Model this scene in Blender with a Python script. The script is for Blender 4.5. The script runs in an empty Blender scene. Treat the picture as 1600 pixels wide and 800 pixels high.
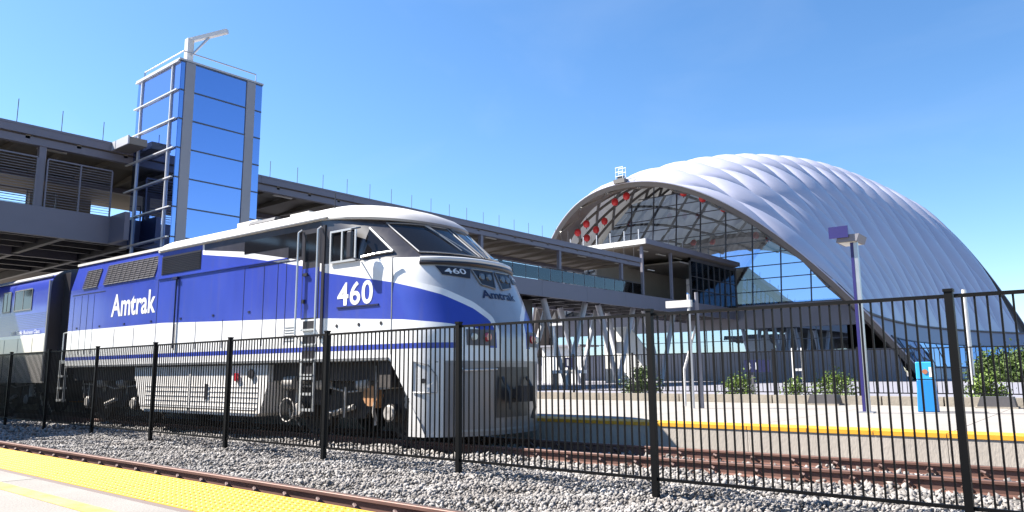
import bpy, math, random
import numpy as np
from mathutils import Vector, Matrix
rnd = random.Random(7)
R = math.radians
scene = bpy.context.scene
COL = scene.collection

# ------------------------------------------------------------------ camera
CAM_H = 1.35
YAW, PITCH, ROLL, FPX = R(39.976), R(8.884), R(-0.343), 1180.55
cd = bpy.data.cameras.new('camera'); cam = bpy.data.objects.new('camera', cd); COL.objects.link(cam)
fw = Vector((-math.sin(YAW)*math.cos(PITCH), math.cos(YAW)*math.cos(PITCH), math.sin(PITCH)))
rt = Vector((math.cos(YAW), math.sin(YAW), 0)); up = rt.cross(fw)
rt2 = math.cos(ROLL)*rt + math.sin(ROLL)*up; up2 = rt2.cross(fw)
m = Matrix((rt2, up2, -fw)).transposed().to_4x4(); m.translation = Vector((0, 0, CAM_H))
cam.matrix_world = m
cd.sensor_width = 36; cd.lens = FPX/1600*36; cd.clip_start = 0.05; cd.clip_end = 6000
scene.camera = cam

# ------------------------------------------------------------------ sky, sun, exposure
LIGHT = Vector((0.84, 0.42, -1.0)).normalized()          # direction the sunlight travels
SUN_EL = math.asin(-LIGHT.z); SUN_ROT = math.atan2(-LIGHT.x, -LIGHT.y)
world = bpy.data.worlds.new('World'); scene.world = world; world.use_nodes = True
wn = world.node_tree; bg = wn.nodes['Background']
sky = wn.nodes.new('ShaderNodeTexSky'); sky.sky_type = 'NISHITA'; sky.sun_disc = False
sky.sun_elevation = SUN_EL; sky.sun_rotation = SUN_ROT; sky.altitude = 0
sky.air_density = 1.0; sky.dust_density = 0.3; sky.ozone_density = 4.5
hs = wn.nodes.new('ShaderNodeHueSaturation'); hs.inputs['Saturation'].default_value = 1.15
wn.links.new(sky.outputs[0], hs.inputs['Color']); tcw = wn.nodes.new('ShaderNodeTexCoord'); mpw = wn.nodes.new('ShaderNodeMapping'); mpw.inputs['Scale'].default_value = (1.1, 1.6, 3.2)
nzw = wn.nodes.new('ShaderNodeTexNoise'); nzw.inputs['Scale'].default_value = 1.7; nzw.inputs['Detail'].default_value = 6; nzw.inputs['Roughness'].default_value = .55; nzw.inputs['Distortion'].default_value = .6
mrw = wn.nodes.new('ShaderNodeMapRange'); mrw.inputs['From Min'].default_value = .48; mrw.inputs['From Max'].default_value = .78; mrw.inputs['To Max'].default_value = .07
mxw = wn.nodes.new('ShaderNodeMix'); mxw.data_type = 'RGBA'; mxw.inputs[7].default_value = (5.2, 5.6, 6.0, 1)
wn.links.new(tcw.outputs['Generated'], mpw.inputs[0]); wn.links.new(mpw.outputs[0], nzw.inputs['Vector']); wn.links.new(nzw.outputs['Fac'], mrw.inputs['Value'])
wn.links.new(mrw.outputs[0], mxw.inputs[0]); wn.links.new(hs.outputs[0], mxw.inputs[6]); wn.links.new(mxw.outputs[2], bg.inputs[0]); bg.inputs[1].default_value = 0.060
sd = bpy.data.lights.new('sun', 'SUN'); sd.energy = 5.0; sd.angle = R(0.5); sd.color = (1.0, 0.95, 0.87)
so = bpy.data.objects.new('sun', sd); COL.objects.link(so)
so.rotation_euler = LIGHT.to_track_quat('-Z', 'Y').to_euler(); so.location = (-40, -20, 60)
vs = scene.view_settings
vs.view_transform = 'Standard'; vs.look = 'None'; vs.exposure = 1.95; vs.gamma = 1.0; vs.use_curve_mapping = False
scene.render.engine = 'CYCLES'
scene.cycles.max_bounces = 8; scene.cycles.transparent_max_bounces = 16

# ------------------------------------------------------------------ helpers: mesh builder, objects, tags
class MB:
    def __init__(s): s.v = []; s.f = []; s.att = None
    def quad(s, a, b, c, d):
        n = len(s.v); s.v += [tuple(a), tuple(b), tuple(c), tuple(d)]; s.f.append((n, n+1, n+2, n+3)); return s
    def poly(s, pts):
        n = len(s.v); s.v += [tuple(p) for p in pts]; s.f.append(tuple(range(n, n+len(pts)))); return s
    def box(s, x0, x1, y0, y1, z0, z1):
        n = len(s.v)
        s.v += [(x, y, z) for z in (z0, z1) for y in (y0, y1) for x in (x0, x1)]
        s.f += [tuple(n+i for i in q) for q in ((0,2,3,1),(4,5,7,6),(0,1,5,4),(2,6,7,3),(0,4,6,2),(1,3,7,5))]
        return s
    def bar(s, a, b, w, h, upv=(0, 0, 1)):            # rectangular bar from a to b
        a = Vector(a); b = Vector(b); d = (b-a).normalized(); u = Vector(upv)
        if abs(d.dot(u)) > .98: u = Vector((1, 0, 0))
        r = d.cross(u).normalized()*w/2; u = r.cross(d).normalized()*h/2
        n = len(s.v)
        for p in (a, b): s.v += [tuple(p-r-u), tuple(p+r-u), tuple(p+r+u), tuple(p-r+u)]
        s.f += [tuple(n+i for i in q) for q in ((0,1,2,3),(7,6,5,4),(0,4,5,1),(1,5,6,2),(2,6,7,3),(3,7,4,0))]
        return s
    def tube(s, pts, r, n=8, cap=True):
        pts = [Vector(p) for p in pts]; rs = r if isinstance(r, (list, tuple)) else [r]*len(pts)
        base = len(s.v); prev = None
        for i, p in enumerate(pts):
            d = (pts[min(i+1, len(pts)-1)]-pts[max(i-1, 0)]).normalized()
            if prev is None:
                u = Vector((0, 0, 1)) if abs(d.z) < .9 else Vector((1, 0, 0)); a = d.cross(u).normalized()
            else: a = (prev-d*prev.dot(d)).normalized()
            prev = a; b = d.cross(a)
            for k in range(n):
                t = 2*math.pi*k/n; s.v.append(tuple(p+(a*math.cos(t)+b*math.sin(t))*rs[i]))
        for i in range(len(pts)-1):
            for k in range(n):
                q = base+i*n; s.f.append((q+k, q+(k+1) % n, q+n+(k+1) % n, q+n+k))
        if cap:
            s.f.append(tuple(base+k for k in range(n-1, -1, -1))); q = base+(len(pts)-1)*n; s.f.append(tuple(q+k for k in range(n)))
        return s
    def prism(s, poly, axis, t0, t1):                 # poly in the two other axes (cyclic order kept), extruded along axis
        def P(a, b, t): return {'x': (t, a, b), 'y': (a, t, b), 'z': (a, b, t)}[axis]
        n = len(s.v); k = len(poly)
        s.v += [P(a, b, t0) for a, b in poly]+[P(a, b, t1) for a, b in poly]
        s.f.append(tuple(n+i for i in range(k-1, -1, -1))); s.f.append(tuple(n+k+i for i in range(k)))
        for i in range(k): j = (i+1) % k; s.f.append((n+i, n+j, n+k+j, n+k+i))
        return s
    def grid(s, rows, close=False):
        n = len(s.v); c = len(rows[0])
        for r_ in rows: s.v += [tuple(p) for p in r_]
        for i in range(len(rows)-1):
            for j in range(c-1+(1 if close else 0)):
                k = (j+1) % c; s.f.append((n+i*c+j, n+i*c+k, n+(i+1)*c+k, n+(i+1)*c+j))
        return s
    def mesh(s, name, mat=None, smooth=False, ang=35):
        me = bpy.data.meshes.new(name); me.from_pydata(s.v, [], s.f); me.update()
        if mat: me.materials.append(mat)
        if smooth:
            me.polygons.foreach_set('use_smooth', [True]*len(me.polygons)); me.set_sharp_from_angle(angle=R(ang))
        return me

def link(name, data, parent=None, loc=(0, 0, 0), rz=0):
    o = bpy.data.objects.new(name, data); COL.objects.link(o); o.parent = parent; o.location = loc; o.rotation_euler = (0, 0, rz); return o
def tag(o, label, cat, group=None):
    o['label'] = label; o['category'] = cat
    if group: o['group'] = group
    return o
def thing(name, label, cat, loc=(0, 0, 0), rz=0, group=None): return tag(link(name, None, None, loc, rz), label, cat, group)
def part(name, mb, mat, parent, smooth=False, loc=(0, 0, 0), ang=35, rz=0):
    return link(name, mb.mesh(name, mat, smooth, ang), parent, loc, rz)
def struct(name, mb, mat, smooth=False, loc=(0, 0, 0), rz=0):
    o = part(name, mb, mat, None, smooth, loc, rz=rz); o['kind'] = 'structure'; return o
def stuff(o): o['kind'] = 'stuff'; return o
def fixn(o):
    import bmesh
    b = bmesh.new(); b.from_mesh(o.data); bmesh.ops.remove_doubles(b, verts=b.verts, dist=1e-5); bmesh.ops.recalc_face_normals(b, faces=b.faces); b.to_mesh(o.data); b.free()
def bevel(o, w=.01, seg=2):
    md = o.modifiers.new('bevel', 'BEVEL'); md.width = w; md.segments = seg; md.limit_method = 'ANGLE'; md.angle_limit = R(40); return o

# ------------------------------------------------------------------ materials
ALB = .74      # overall paint and stone reflectance against the exposure
def mat(name, col, rough=.6, metal=0., spec=.5, var=.0, vscale=3., bump=0., bscale=20., rvar=0., col2=None, coords='Object', detail=4., coat=0., stretch=None, island=0.):
    col = tuple(c*ALB for c in col); col2 = tuple(c*ALB for c in col2) if col2 else None
    m_ = bpy.data.materials.new(name); m_.use_nodes = True; nt = m_.node_tree; N = nt.nodes; L = nt.links
    b = N['Principled BSDF']; b.inputs['Base Color'].default_value = (*col, 1); b.inputs['Roughness'].default_value = rough
    b.inputs['Metallic'].default_value = metal; b.inputs['Specular IOR Level'].default_value = spec
    if coat: b.inputs['Coat Weight'].default_value = coat; b.inputs['Coat Roughness'].default_value = .08
    tc = N.new('ShaderNodeTexCoord'); src = tc.outputs[coords]
    if stretch:
        mp = N.new('ShaderNodeMapping'); mp.inputs['Scale'].default_value = stretch; L.new(src, mp.inputs[0]); src = mp.outputs[0]
    last = None
    if var or col2 or rvar:
        n = N.new('ShaderNodeTexNoise'); n.inputs['Scale'].default_value = vscale; n.inputs['Detail'].default_value = detail; n.inputs['Roughness'].default_value = .6
        L.new(src, n.inputs['Vector'])
        rp = N.new('ShaderNodeValToRGB'); rp.color_ramp.elements[0].position = .3; rp.color_ramp.elements[1].position = .7
        c2 = col2 or tuple(min(1, c*(1+var)) for c in col); c1 = col if col2 else tuple(c*(1-var) for c in col)
        rp.color_ramp.elements[0].color = (*c1, 1); rp.color_ramp.elements[1].color = (*c2, 1)
        L.new(n.outputs['Fac'], rp.inputs[0]); L.new(rp.outputs[0], b.inputs['Base Color']); last = rp.outputs[0]
        if rvar:
            mr = N.new('ShaderNodeMapRange'); mr.inputs['To Min'].default_value = max(0, rough-rvar); mr.inputs['To Max'].default_value = min(1, rough+rvar)
            L.new(n.outputs['Fac'], mr.inputs['Value']); L.new(mr.outputs[0], b.inputs['Roughness'])
    if island:
        g = N.new('ShaderNodeNewGeometry'); mr = N.new('ShaderNodeMapRange'); mr.inputs['To Min'].default_value = 1-island; mr.inputs['To Max'].default_value = 1+island
        L.new(g.outputs['Random Per Island'], mr.inputs['Value'])
        mx = N.new('ShaderNodeMix'); mx.data_type = 'RGBA'; mx.blend_type = 'MULTIPLY'; mx.inputs[0].default_value = 1
        if last: L.new(last, mx.inputs[6])
        else: mx.inputs[6].default_value = (*col, 1)
        L.new(mr.outputs[0], mx.inputs[7]); L.new(mx.outputs[2], b.inputs['Base Color'])
    if bump:
        n2 = N.new('ShaderNodeTexNoise'); n2.inputs['Scale'].default_value = bscale; n2.inputs['Detail'].default_value = 5; L.new(src, n2.inputs['Vector'])
        bp = N.new('ShaderNodeBump'); bp.inputs['Strength'].default_value = bump; bp.inputs['Distance'].default_value = .02
        L.new(n2.outputs['Fac'], bp.inputs['Height']); L.new(bp.outputs[0], b.inputs['Normal'])
    return m_
def glass_mat(name, tint, refl, fac, rough=.01, bump=0.):   # mirror-coated architectural glass: part mirror, part see-through
    m_ = bpy.data.materials.new(name); m_.use_nodes = True; nt = m_.node_tree; N = nt.nodes; L = nt.links
    N.remove(N['Principled BSDF']); out = N['Material Output']
    g = N.new('ShaderNodeBsdfGlossy'); g.inputs['Color'].default_value = (*refl, 1); g.inputs['Roughness'].default_value = rough
    t = N.new('ShaderNodeBsdfTransparent'); t.inputs['Color'].default_value = (*tint, 1)
    lw = N.new('ShaderNodeLayerWeight'); lw.inputs['Blend'].default_value = .35
    mr = N.new('ShaderNodeMapRange'); mr.inputs['To Min'].default_value = fac; mr.inputs['To Max'].default_value = 1.0
    L.new(lw.outputs['Fresnel'], mr.inputs['Value'])
    mx = N.new('ShaderNodeMixShader'); L.new(mr.outputs[0], mx.inputs[0]); L.new(t.outputs[0], mx.inputs[1]); L.new(g.outputs[0], mx.inputs[2])
    if bump:
        tc = N.new('ShaderNodeTexCoord'); n = N.new('ShaderNodeTexNoise'); n.inputs['Scale'].default_value = .35; n.inputs['Detail'].default_value = 2
        L.new(tc.outputs['Object'], n.inputs['Vector']); bp = N.new('ShaderNodeBump'); bp.inputs['Strength'].default_value = bump; bp.inputs['Distance'].default_value = .05
        L.new(n.outputs['Fac'], bp.inputs['Height']); L.new(bp.outputs[0], g.inputs['Normal'])
    L.new(mx.outputs[0], out.inputs[0]); return m_

M = {}
M['ground'] = mat('ground', (.16, .145, .13), .95, var=.3, vscale=.6, bump=.6, bscale=8)
M['ballast_bed'] = mat('ballast_bed', (.10, .095, .09), .95, var=.4, vscale=30, bump=1, bscale=40)
M['stone'] = mat('stone', (.30, .285, .275), .9, island=.5, col2=(.215, .192, .175), vscale=1.1, detail=6)
M['concrete'] = mat('concrete', (.235, .215, .195), .85, var=.13, vscale=1.3, bump=.25, bscale=60, detail=8)
M['concrete_far'] = mat('concrete_far', (.31, .285, .26), .85, var=.12, vscale=.9, bump=.25, bscale=60, detail=8)
M['concrete_wall'] = mat('concrete_wall', (.47, .415, .36), .88, var=.13, vscale=1.1, bump=.3, bscale=40, stretch=(1, 1, .35), detail=8)
M['curb'] = mat('curb', (.34, .30, .245), .9, var=.15, vscale=4, bump=.3)
M['yellow'] = mat('yellow_tile', (.70, .41, .018), .6, col2=(.58, .35, .03), vscale=1.8, detail=9, rvar=.1)
M['yellow_far'] = mat('yellow_far', (.80, .38, .02), .6, var=.12, vscale=3)
M['yellow_paint'] = mat('yellow_paint', (.70, .44, .03), .7, col2=(.50, .38, .14), vscale=5, detail=8)
M['joint'] = mat('joint', (.16, .12, .11), .9)
M['rail'] = mat('rail_rust', (.17, .085, .065), .62, var=.25, vscale=6, rvar=.12, metal=.3, stretch=(.2, 1, 1))
M['rail_top'] = mat('rail_top', (.27, .19, .16), .42, metal=.7, var=.15, vscale=4, stretch=(.1, 1, 1))
M['tie'] = mat('tie', (.36, .33, .30), .92, var=.2, vscale=8, bump=.4)
M['clip'] = mat('clip', (.11, .055, .045), .7, var=.2, vscale=20)
M['black'] = mat('black_fence', (.0028, .0026, .003), .5, var=.2, vscale=3, spec=.16)
M['far_black'] = mat('far_fence', (.008, .008, .010), .5, spec=.2)
M['girder'] = mat('girder_paint', (.19, .18, .225), .5, var=.05, vscale=.8, rvar=.08)
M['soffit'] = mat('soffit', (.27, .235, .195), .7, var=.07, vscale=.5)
M['fascia'] = mat('fascia', (.52, .52, .55), .45, var=.05, vscale=1)
M['darksteel'] = mat('dark_steel', (.085, .08, .085), .55, var=.2, vscale=1.5)
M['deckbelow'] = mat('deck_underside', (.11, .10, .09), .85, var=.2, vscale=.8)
M['steel'] = mat('steel', (.55, .55, .57), .38, metal=.8, var=.08, vscale=2, rvar=.1)
M['mullion'] = mat('mullion', (.78, .78, .80), .4, metal=.2)
M['mullion_dark'] = mat('mullion_dark', (.10, .11, .14), .4, metal=.3)
M['tower_post'] = mat('tower_post', (.36, .34, .36), .45, metal=.2, var=.05, vscale=1)
M['tower_glass'] = glass_mat('tower_glass', (.22, .27, .34), (.46, .60, .98), .64, bump=.04)
M['rail_glass'] = glass_mat('rail_glass', (.90, .92, .93), (.8, .9, 1), .03)
M['facade_glass'] = glass_mat('facade_glass', (.44, .46, .46), (.62, .78, 1.0), .62, bump=.10)
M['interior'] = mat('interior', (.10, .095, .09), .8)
M['membrane'] = mat('membrane', (.52, .52, .64), .42, spec=.8, var=.05, vscale=.12, coat=.45)
M['shell_inside'] = mat('shell_inside', (.36, .345, .335), .7, var=.1, vscale=.2)
M['rim'] = mat('arch_rim', (.17, .145, .13), .55, var=.05, vscale=.4)
def translucent(m_, fac, col):
    nt = m_.node_tree; N = nt.nodes; L = nt.links; out = N['Material Output']; b = N['Principled BSDF']
    t_ = N.new('ShaderNodeBsdfTranslucent'); t_.inputs[0].default_value = (*col, 1); mx = N.new('ShaderNodeMixShader'); mx.inputs[0].default_value = fac
    L.new(b.outputs[0], mx.inputs[1]); L.new(t_.outputs[0], mx.inputs[2]); L.new(mx.outputs[0], out.inputs[0])
M['membrane'].node_tree.nodes['Principled BSDF'].inputs['Coat Roughness'].default_value = .32
translucent(M['membrane'], .05, (.62, .62, .60))
M['cladding'] = mat('cladding', (.27, .27, .35), .42, metal=.15, var=.05, vscale=.3)
M['graywall'] = mat('gray_wall', (.24, .235, .27), .7, var=.06, vscale=.5)
M['whitewall'] = mat('white_wall', (.78, .77, .74), .7, var=.04, vscale=1)
M['lantern'] = mat('lantern', (.75, .035, .04), .45)
M['strut'] = mat('strut', (.15, .135, .125), .5, metal=.2)
M['white'] = mat('white_paint', (.76, .74, .72), .32, var=.05, vscale=1.5, coat=.3)
M['roofwhite'] = mat('roof_white', (.74, .71, .665), .38, var=.06, vscale=1.2)
def cab_roof():  # white roof turning grey towards the front: visor shade put into the colour
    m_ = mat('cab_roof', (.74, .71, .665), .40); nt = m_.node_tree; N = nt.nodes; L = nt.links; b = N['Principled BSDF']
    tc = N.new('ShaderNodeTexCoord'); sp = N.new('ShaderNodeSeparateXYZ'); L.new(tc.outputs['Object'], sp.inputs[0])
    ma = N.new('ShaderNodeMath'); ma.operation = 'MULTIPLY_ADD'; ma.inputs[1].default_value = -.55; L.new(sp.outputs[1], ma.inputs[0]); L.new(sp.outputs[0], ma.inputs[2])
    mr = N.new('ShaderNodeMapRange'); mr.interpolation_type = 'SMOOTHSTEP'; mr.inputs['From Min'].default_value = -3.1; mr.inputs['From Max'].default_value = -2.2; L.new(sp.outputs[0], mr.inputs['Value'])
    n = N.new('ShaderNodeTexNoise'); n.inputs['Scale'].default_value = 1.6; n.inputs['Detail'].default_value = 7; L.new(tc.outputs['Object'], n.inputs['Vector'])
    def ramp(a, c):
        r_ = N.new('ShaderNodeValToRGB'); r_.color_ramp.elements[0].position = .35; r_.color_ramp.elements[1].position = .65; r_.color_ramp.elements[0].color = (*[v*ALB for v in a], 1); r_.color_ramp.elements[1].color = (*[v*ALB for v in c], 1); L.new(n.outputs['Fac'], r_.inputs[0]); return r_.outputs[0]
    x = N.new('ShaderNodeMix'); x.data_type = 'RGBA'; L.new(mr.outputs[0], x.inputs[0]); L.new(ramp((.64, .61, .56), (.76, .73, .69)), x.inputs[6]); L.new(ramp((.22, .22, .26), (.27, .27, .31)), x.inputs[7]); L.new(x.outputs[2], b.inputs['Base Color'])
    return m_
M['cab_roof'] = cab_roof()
M['blue'] = mat('blue_paint', (.030, .056, .39), .28, var=.10, vscale=1.2, coat=.5)
M['blackpaint'] = mat('black_paint', (.030, .027, .032), .35, var=.2, vscale=1)
M['grille'] = mat('grille', (.14, .13, .14), .5, metal=.4, var=.15, vscale=4)
M['winglass'] = mat('window_glass', (.010, .010, .012), .06, spec=.4)
M['gasket'] = mat('gasket', (.30, .30, .31), .4, metal=.5)
M['alu'] = mat('aluminium', (.80, .80, .80), .32, metal=.6)
M['truck'] = mat('truck_grime', (.050, .040, .036), .8, var=.35, vscale=4, bump=.3)
M['truck_lite'] = mat('truck_parts', (.46, .42, .38), .6, var=.35, vscale=8)
M['rustcover'] = mat('orange_cover', (.50, .24, .10), .7, var=.2, vscale=6)
M['tank'] = mat('tank_silver', (.90, .86, .82), .5, metal=.0, var=.16, vscale=1.6, stretch=(1, 1, .4), detail=8)
M['coach_lower'] = mat('coach_lower', (.54, .50, .44), .4, metal=.35, var=.06, vscale=1)
M['red_lens'] = mat('red_lens', (.50, .015, .03), .15, coat=1)
M['clear_lens'] = mat('clear_lens', (.55, .55, .52), .1, coat=1)
M['dim_lens'] = mat('dim_lens', (.10, .10, .105), .12, coat=1)
M['navy'] = mat('navy', (.008, .011, .06), .4)
M['print_white'] = mat('print_white', (.86, .86, .86), .4)
M['boxblue'] = mat('callbox_blue', (.01, .22, .62), .4)
M['boxblue2'] = mat('callbox_light', (.03, .38, .72), .4)
M['orange'] = mat('orange_disc', (.42, .15, .07), .5)
M['signblue'] = mat('sign_blue', (.022, .016, .14), .4, var=.05)
M['leaf'] = mat('leaf', (.13, .20, .03), .6, island=.5, spec=.3)
M['leaf2'] = mat('leaf_dark', (.075, .12, .025), .6, island=.5, spec=.3)
M['bark'] = mat('bark', (.10, .075, .05), .9, var=.3, vscale=10, bump=.5)
M['lamp_on'] = mat('lamp_diffuser', (.80, .78, .70), .4)

# ================================================================== SETTING
struct('ground', MB().quad((-2500, -2500, -.12), (2500, -2500, -.12), (2500, 2500, -.12), (-2500, 2500, -.12)), M['ground'])
struct('ballast_bed', MB().grid([[(x, y, -.055+.02*math.sin(x*1.7+y*3)) for x in np.linspace(-90, 40, 131)] for y in np.linspace(2.2, 12.4, 22)]), M['ballast_bed'], True)
# near platform: slabs, tactile tiles, painted line
PZ, PE = .585, 2.90
np_ = struct('near_platform', MB().box(-90, 14, -9, PE-.012, -.1, PZ-.022), M['concrete_wall'])
slab = MB().box(0, 2.985, -2.3, 2.215, PZ-.018, PZ).mesh('platform_slab', M['concrete'])
for k in range(22): link('platform_slab', slab, np_, (-3.0*k+5.4, 0, 0))
part('border_strip', MB().box(-60, 14, 2.222, 2.272, PZ-.018, PZ-.002), M['joint'], np_)
part('yellow_line', MB().box(-60, 14, 1.86, 1.98, PZ+.001, PZ+.004), M['yellow_paint'], np_)
tb = MB().box(.004, .606, 2.279, PE, PZ-.02, PZ)
for i in range(10):
    for j in range(10):
        cx, cy = .036+.0595*i, 2.307+.0605*j; n = len(tb.v)
        for r_, z in ((.019, PZ+.0004), (.011, PZ+.0055)):
            tb.v += [(cx+r_*math.cos(t), cy+r_*math.sin(t), z) for t in (0, 1.047, 2.094, 3.1416, 4.189, 5.236)]
        for q in range(6): tb.f.append((n+q, n+(q+1) % 6, n+6+(q+1) % 6, n+6+q))
        tb.f.append(tuple(n+6+q for q in range(6)))
tm = tb.mesh('tactile_tile', M['yellow'])
for k in range(70): link('tactile_tile', tm, np_, (3.0-.61*k, 0, 0))

# far side frame of reference (the occupied track runs at 2 degrees to the near one)
OX, OY, OZ, FA = -8.35, 10.85, .12, R(2.0)
def farp(x, y, z=0):
    c, s_ = math.cos(FA), math.sin(FA); return (OX+x*c-y*s_, OY+x*s_+y*c, OZ+z)
FLOC = dict(loc=(OX, OY, OZ), rz=FA)
FZ, FE = .33, 1.72
fp = struct('far_platform', MB().box(-70, 70, FE+.05, 12.6, -.35, FZ-.03), M['concrete_wall'], loc=(OX, OY, OZ), rz=FA)
wp = bpy.data.meshes
wallp = MB().box(0, 2.99, FE, FE+.045, -.3, FZ-.012).mesh('wall_panel', M['concrete_wall'])
slab2 = MB().box(0, 2.985, FE+.66, 11.6, FZ-.026, FZ).mesh('platform_slab', M['concrete_far'])
tile2 = MB().box(0, .985, FE-.015, FE+.63, FZ-.06, FZ+.004).mesh('tactile_tile', M['yellow_far'])
for k in range(-14, 10): link('wall_panel', wallp, fp, (3*k, 0, 0)); link('platform_slab', slab2, fp, (3*k, 0, 0))
for k in range(-32, 28): link('tactile_tile', tile2, fp, (k*1.0, 0, 0))
curbm = MB().box(0, 1.46, 11.62, 12.0, FZ-.02, FZ+.24).mesh('curb_block', M['curb'])
for k in range(-24, 18): link('curb_block', curbm, fp, (1.5*k, 0, 0))
struct('plaza', MB().box(-90, 120, 23.5, 200, -.1, .42), M['graywall'])

# ================================================================== TRACKS
def rail_profile():
    return [(-.075, 0), (.075, 0), (.075, .012), (.012, .03), (.010, .125), (.037, .135), (.037, .165), (.030, .172), (-.030, .172), (-.037, .165), (-.037, .135), (-.010, .125), (-.012, .03), (-.075, .012)]
def track(label, loc, rz, x0, x1, yr, tie_z):
    t = thing('railway_track', label, 'track', loc, rz)
    rp = rail_profile()
    for y in yr:
        r_ = part('rail', MB().prism([(y+a, b-.172) for a, b in rp], 'x', x0, x1), M['rail'], t)
        part('running_surface', MB().box(x0, x1, y-.026, y+.026, .0005, .003), M['rail_top'], r_)
    yc = sum(yr)/2
    tie = MB().prism([(yc-1.28, -.36), (yc+1.28, -.36), (yc+1.28, -.20), (yc+.4, -.176), (yc-.4, -.20), (yc-1.28, -.20)], 'x', -.12, .12).mesh('tie', M['tie'])
    cm = MB()
    cm.tube([(-.06, .07, -.135), (-.045, .12, -.11), (-.015, .155, -.07), (.03, .14, -.055), (.05, .10, -.08), (.03, .06, -.12)], .019, 6)
    clip = cm.mesh('rail_clip', M['clip'])
    n = int((x1-x0)/.61)
    for k in range(n):
        x = x0+.3+.61*k
        link('tie', tie, t, (x, 0, 0))
        if x > x1-38:
            for y in yr:
                link('rail_clip', clip, t, (x, y, 0)); link('rail_clip', clip, t, (x, y, 0), math.pi)
    return t
track('empty rusty track running beside the near platform', (0, 0, .12), 0, -70, 16, (3.64, 5.15), 0)
track('rusty track the blue and white train stands on', (OX, OY, OZ), FA, -70, 34, (-.755, .755), 0)

# ballast stones: one heap of loose stone that nobody could count
def stones():
    g = np.random.default_rng(3)
    t = (1+5**.5)/2
    ico = np.array([(-1,t,0),(1,t,0),(-1,-t,0),(1,-t,0),(0,-1,t),(0,1,t),(0,-1,-t),(0,1,-t),(t,0,-1),(t,0,1),(-t,0,-1),(-t,0,1)], float); ico /= np.linalg.norm(ico[0])
    icf = np.array([(0,11,5),(0,5,1),(0,1,7),(0,7,10),(0,10,11),(1,5,9),(5,11,4),(11,10,2),(10,7,6),(7,1,8),(3,9,4),(3,4,2),(3,2,6),(3,6,8),(3,8,9),(4,9,5),(2,4,11),(6,2,10),(8,6,7),(9,8,1)])
    octv = np.array([(1,0,0),(-1,0,0),(0,1,0),(0,-1,0),(0,0,1),(0,0,-1)], float)
    octf = np.array([(0,2,4),(2,1,4),(1,3,4),(3,0,4),(2,0,5),(1,2,5),(3,1,5),(0,3,5)])
    VV, FF, off = [], [], 0
    def field(n, x0, x1, y0, y1, smin, smax, base_v, base_f, z0, bias):
        nonlocal off
        u = g.random(n)**bias; x = x1-(x1-x0)*u; y = y0+(y1-y0)*g.random(n)
        bump = .022*np.sin(x*2.1+y*1.3)+.018*np.sin(x*5.3-y*4.1)
        z = z0+bump+g.random(n)*.035-.012
        k = len(base_v); sc = (smin+(smax-smin)*g.random((n, 1, 1))**1.5)*(.6+.8*g.random((n, 1, 3)))
        v = base_v[None]*(1+.30*g.normal(size=(n, k, 1)).clip(-1.6, 1.6))*sc
        q = g.normal(size=(n, 4)); q /= np.linalg.norm(q, axis=1)[:, None]; a, b, c, d = q.T
        Rm = np.stack([1-2*(c*c+d*d), 2*(b*c-a*d), 2*(b*d+a*c), 2*(b*c+a*d), 1-2*(b*b+d*d), 2*(c*d-a*b), 2*(b*d-a*c), 2*(c*d+a*b), 1-2*(b*b+c*c)], 1).reshape(n, 3, 3)
        v = np.einsum('nij,nkj->nki', Rm, v)+np.stack([x, y, z], 1)[:, None]
        VV.append(v.reshape(-1, 3)); FF.append((base_f[None]+off+np.arange(n)[:, None, None]*k).reshape(-1, 3)); off += n*k
    field(60000, -21, 1.5, 5.24, 8.6, .011, .029, ico, icf, -.005, 1.35)
    field(9000, -60, -19, 5.24, 8.8, .03, .06, octv, octf, -.005, .8)
    field(15000, -24, 6, 8.6, 9.75, .022, .045, octv, octf, -.02, 1.1)
    field(6000, -20, 12, 9.8, 12.3, .03, .055, octv, octf, -.055, 1.0)
    field(5000, -20, 3, 3.75, 5.05, .022, .045, octv, octf, -.06, 1.0)
    V = np.concatenate(VV); F = np.concatenate(FF)
    me = bpy.data.meshes.new('ballast'); me.vertices.add(len(V)); me.vertices.foreach_set('co', V.ravel())
    me.loops.add(F.size); me.loops.foreach_set('vertex_index', F.ravel().astype(np.int32)); me.polygons.add(len(F))
    me.polygons.foreach_set('loop_start', (np.arange(len(F))*3).astype(np.int32)); me.update(calc_edges=True); me.validate()
    me.materials.append(M['stone'])
    o = link('ballast', me); o['kind'] = 'stuff'; tag(o, 'loose grey ballast stones between the tracks and under the fence', 'gravel'); return o
stones()

# ================================================================== STATION BUILDING (arched shell)
S_H1, S_H2, S_A1, S_A2, S_L1, S_LN = 4.46, 14.9, -5.89, 5.57, 8.23, 59.5
XC, YB, EXPO = -42.9, 86.0, 2.15
def sec(s):
    b = 4*s*(1-s); return 25.6+S_A1*b+S_A2*s, 21.75+S_H1*b+S_H2*s, -16*(1-s)+S_L1*s
def shell(s, u, off=0.):
    a, H, l = sec(s); sz = 1-abs(u)**EXPO
    p = Vector((XC+a*u, YB+S_LN*s+l*sz, H*sz+.3))
    return p if not off else p+normal(s, u)*off
def normal(s, u):
    e = 1e-3; du = shell(s, min(1, u+e))-shell(s, max(-1, u-e)); ds = shell(s+e, u)-shell(s-e, u); return du.cross(ds).normalized()*(-1)
if normal(.3, 0).z < 0:
    _n = normal
    def normal(s, u): return -_n(s, u)
ZC = 7.0
def uc(s): return (1-ZC/sec(s)[1])**(1/EXPO)
st = thing('station_building', 'huge arched station hall with white quilted membrane roof and glass front', 'building', (XC, YB, 0))
def spart(name, mb, mt, parent=None, smooth=False, ang=35):   # world-coordinate mesh under the station
    o = part(name, mb, mt, parent or st, smooth, ang=ang); o.location = (-XC, -YB, 0) if parent is None else (0, 0, 0); return o
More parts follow.
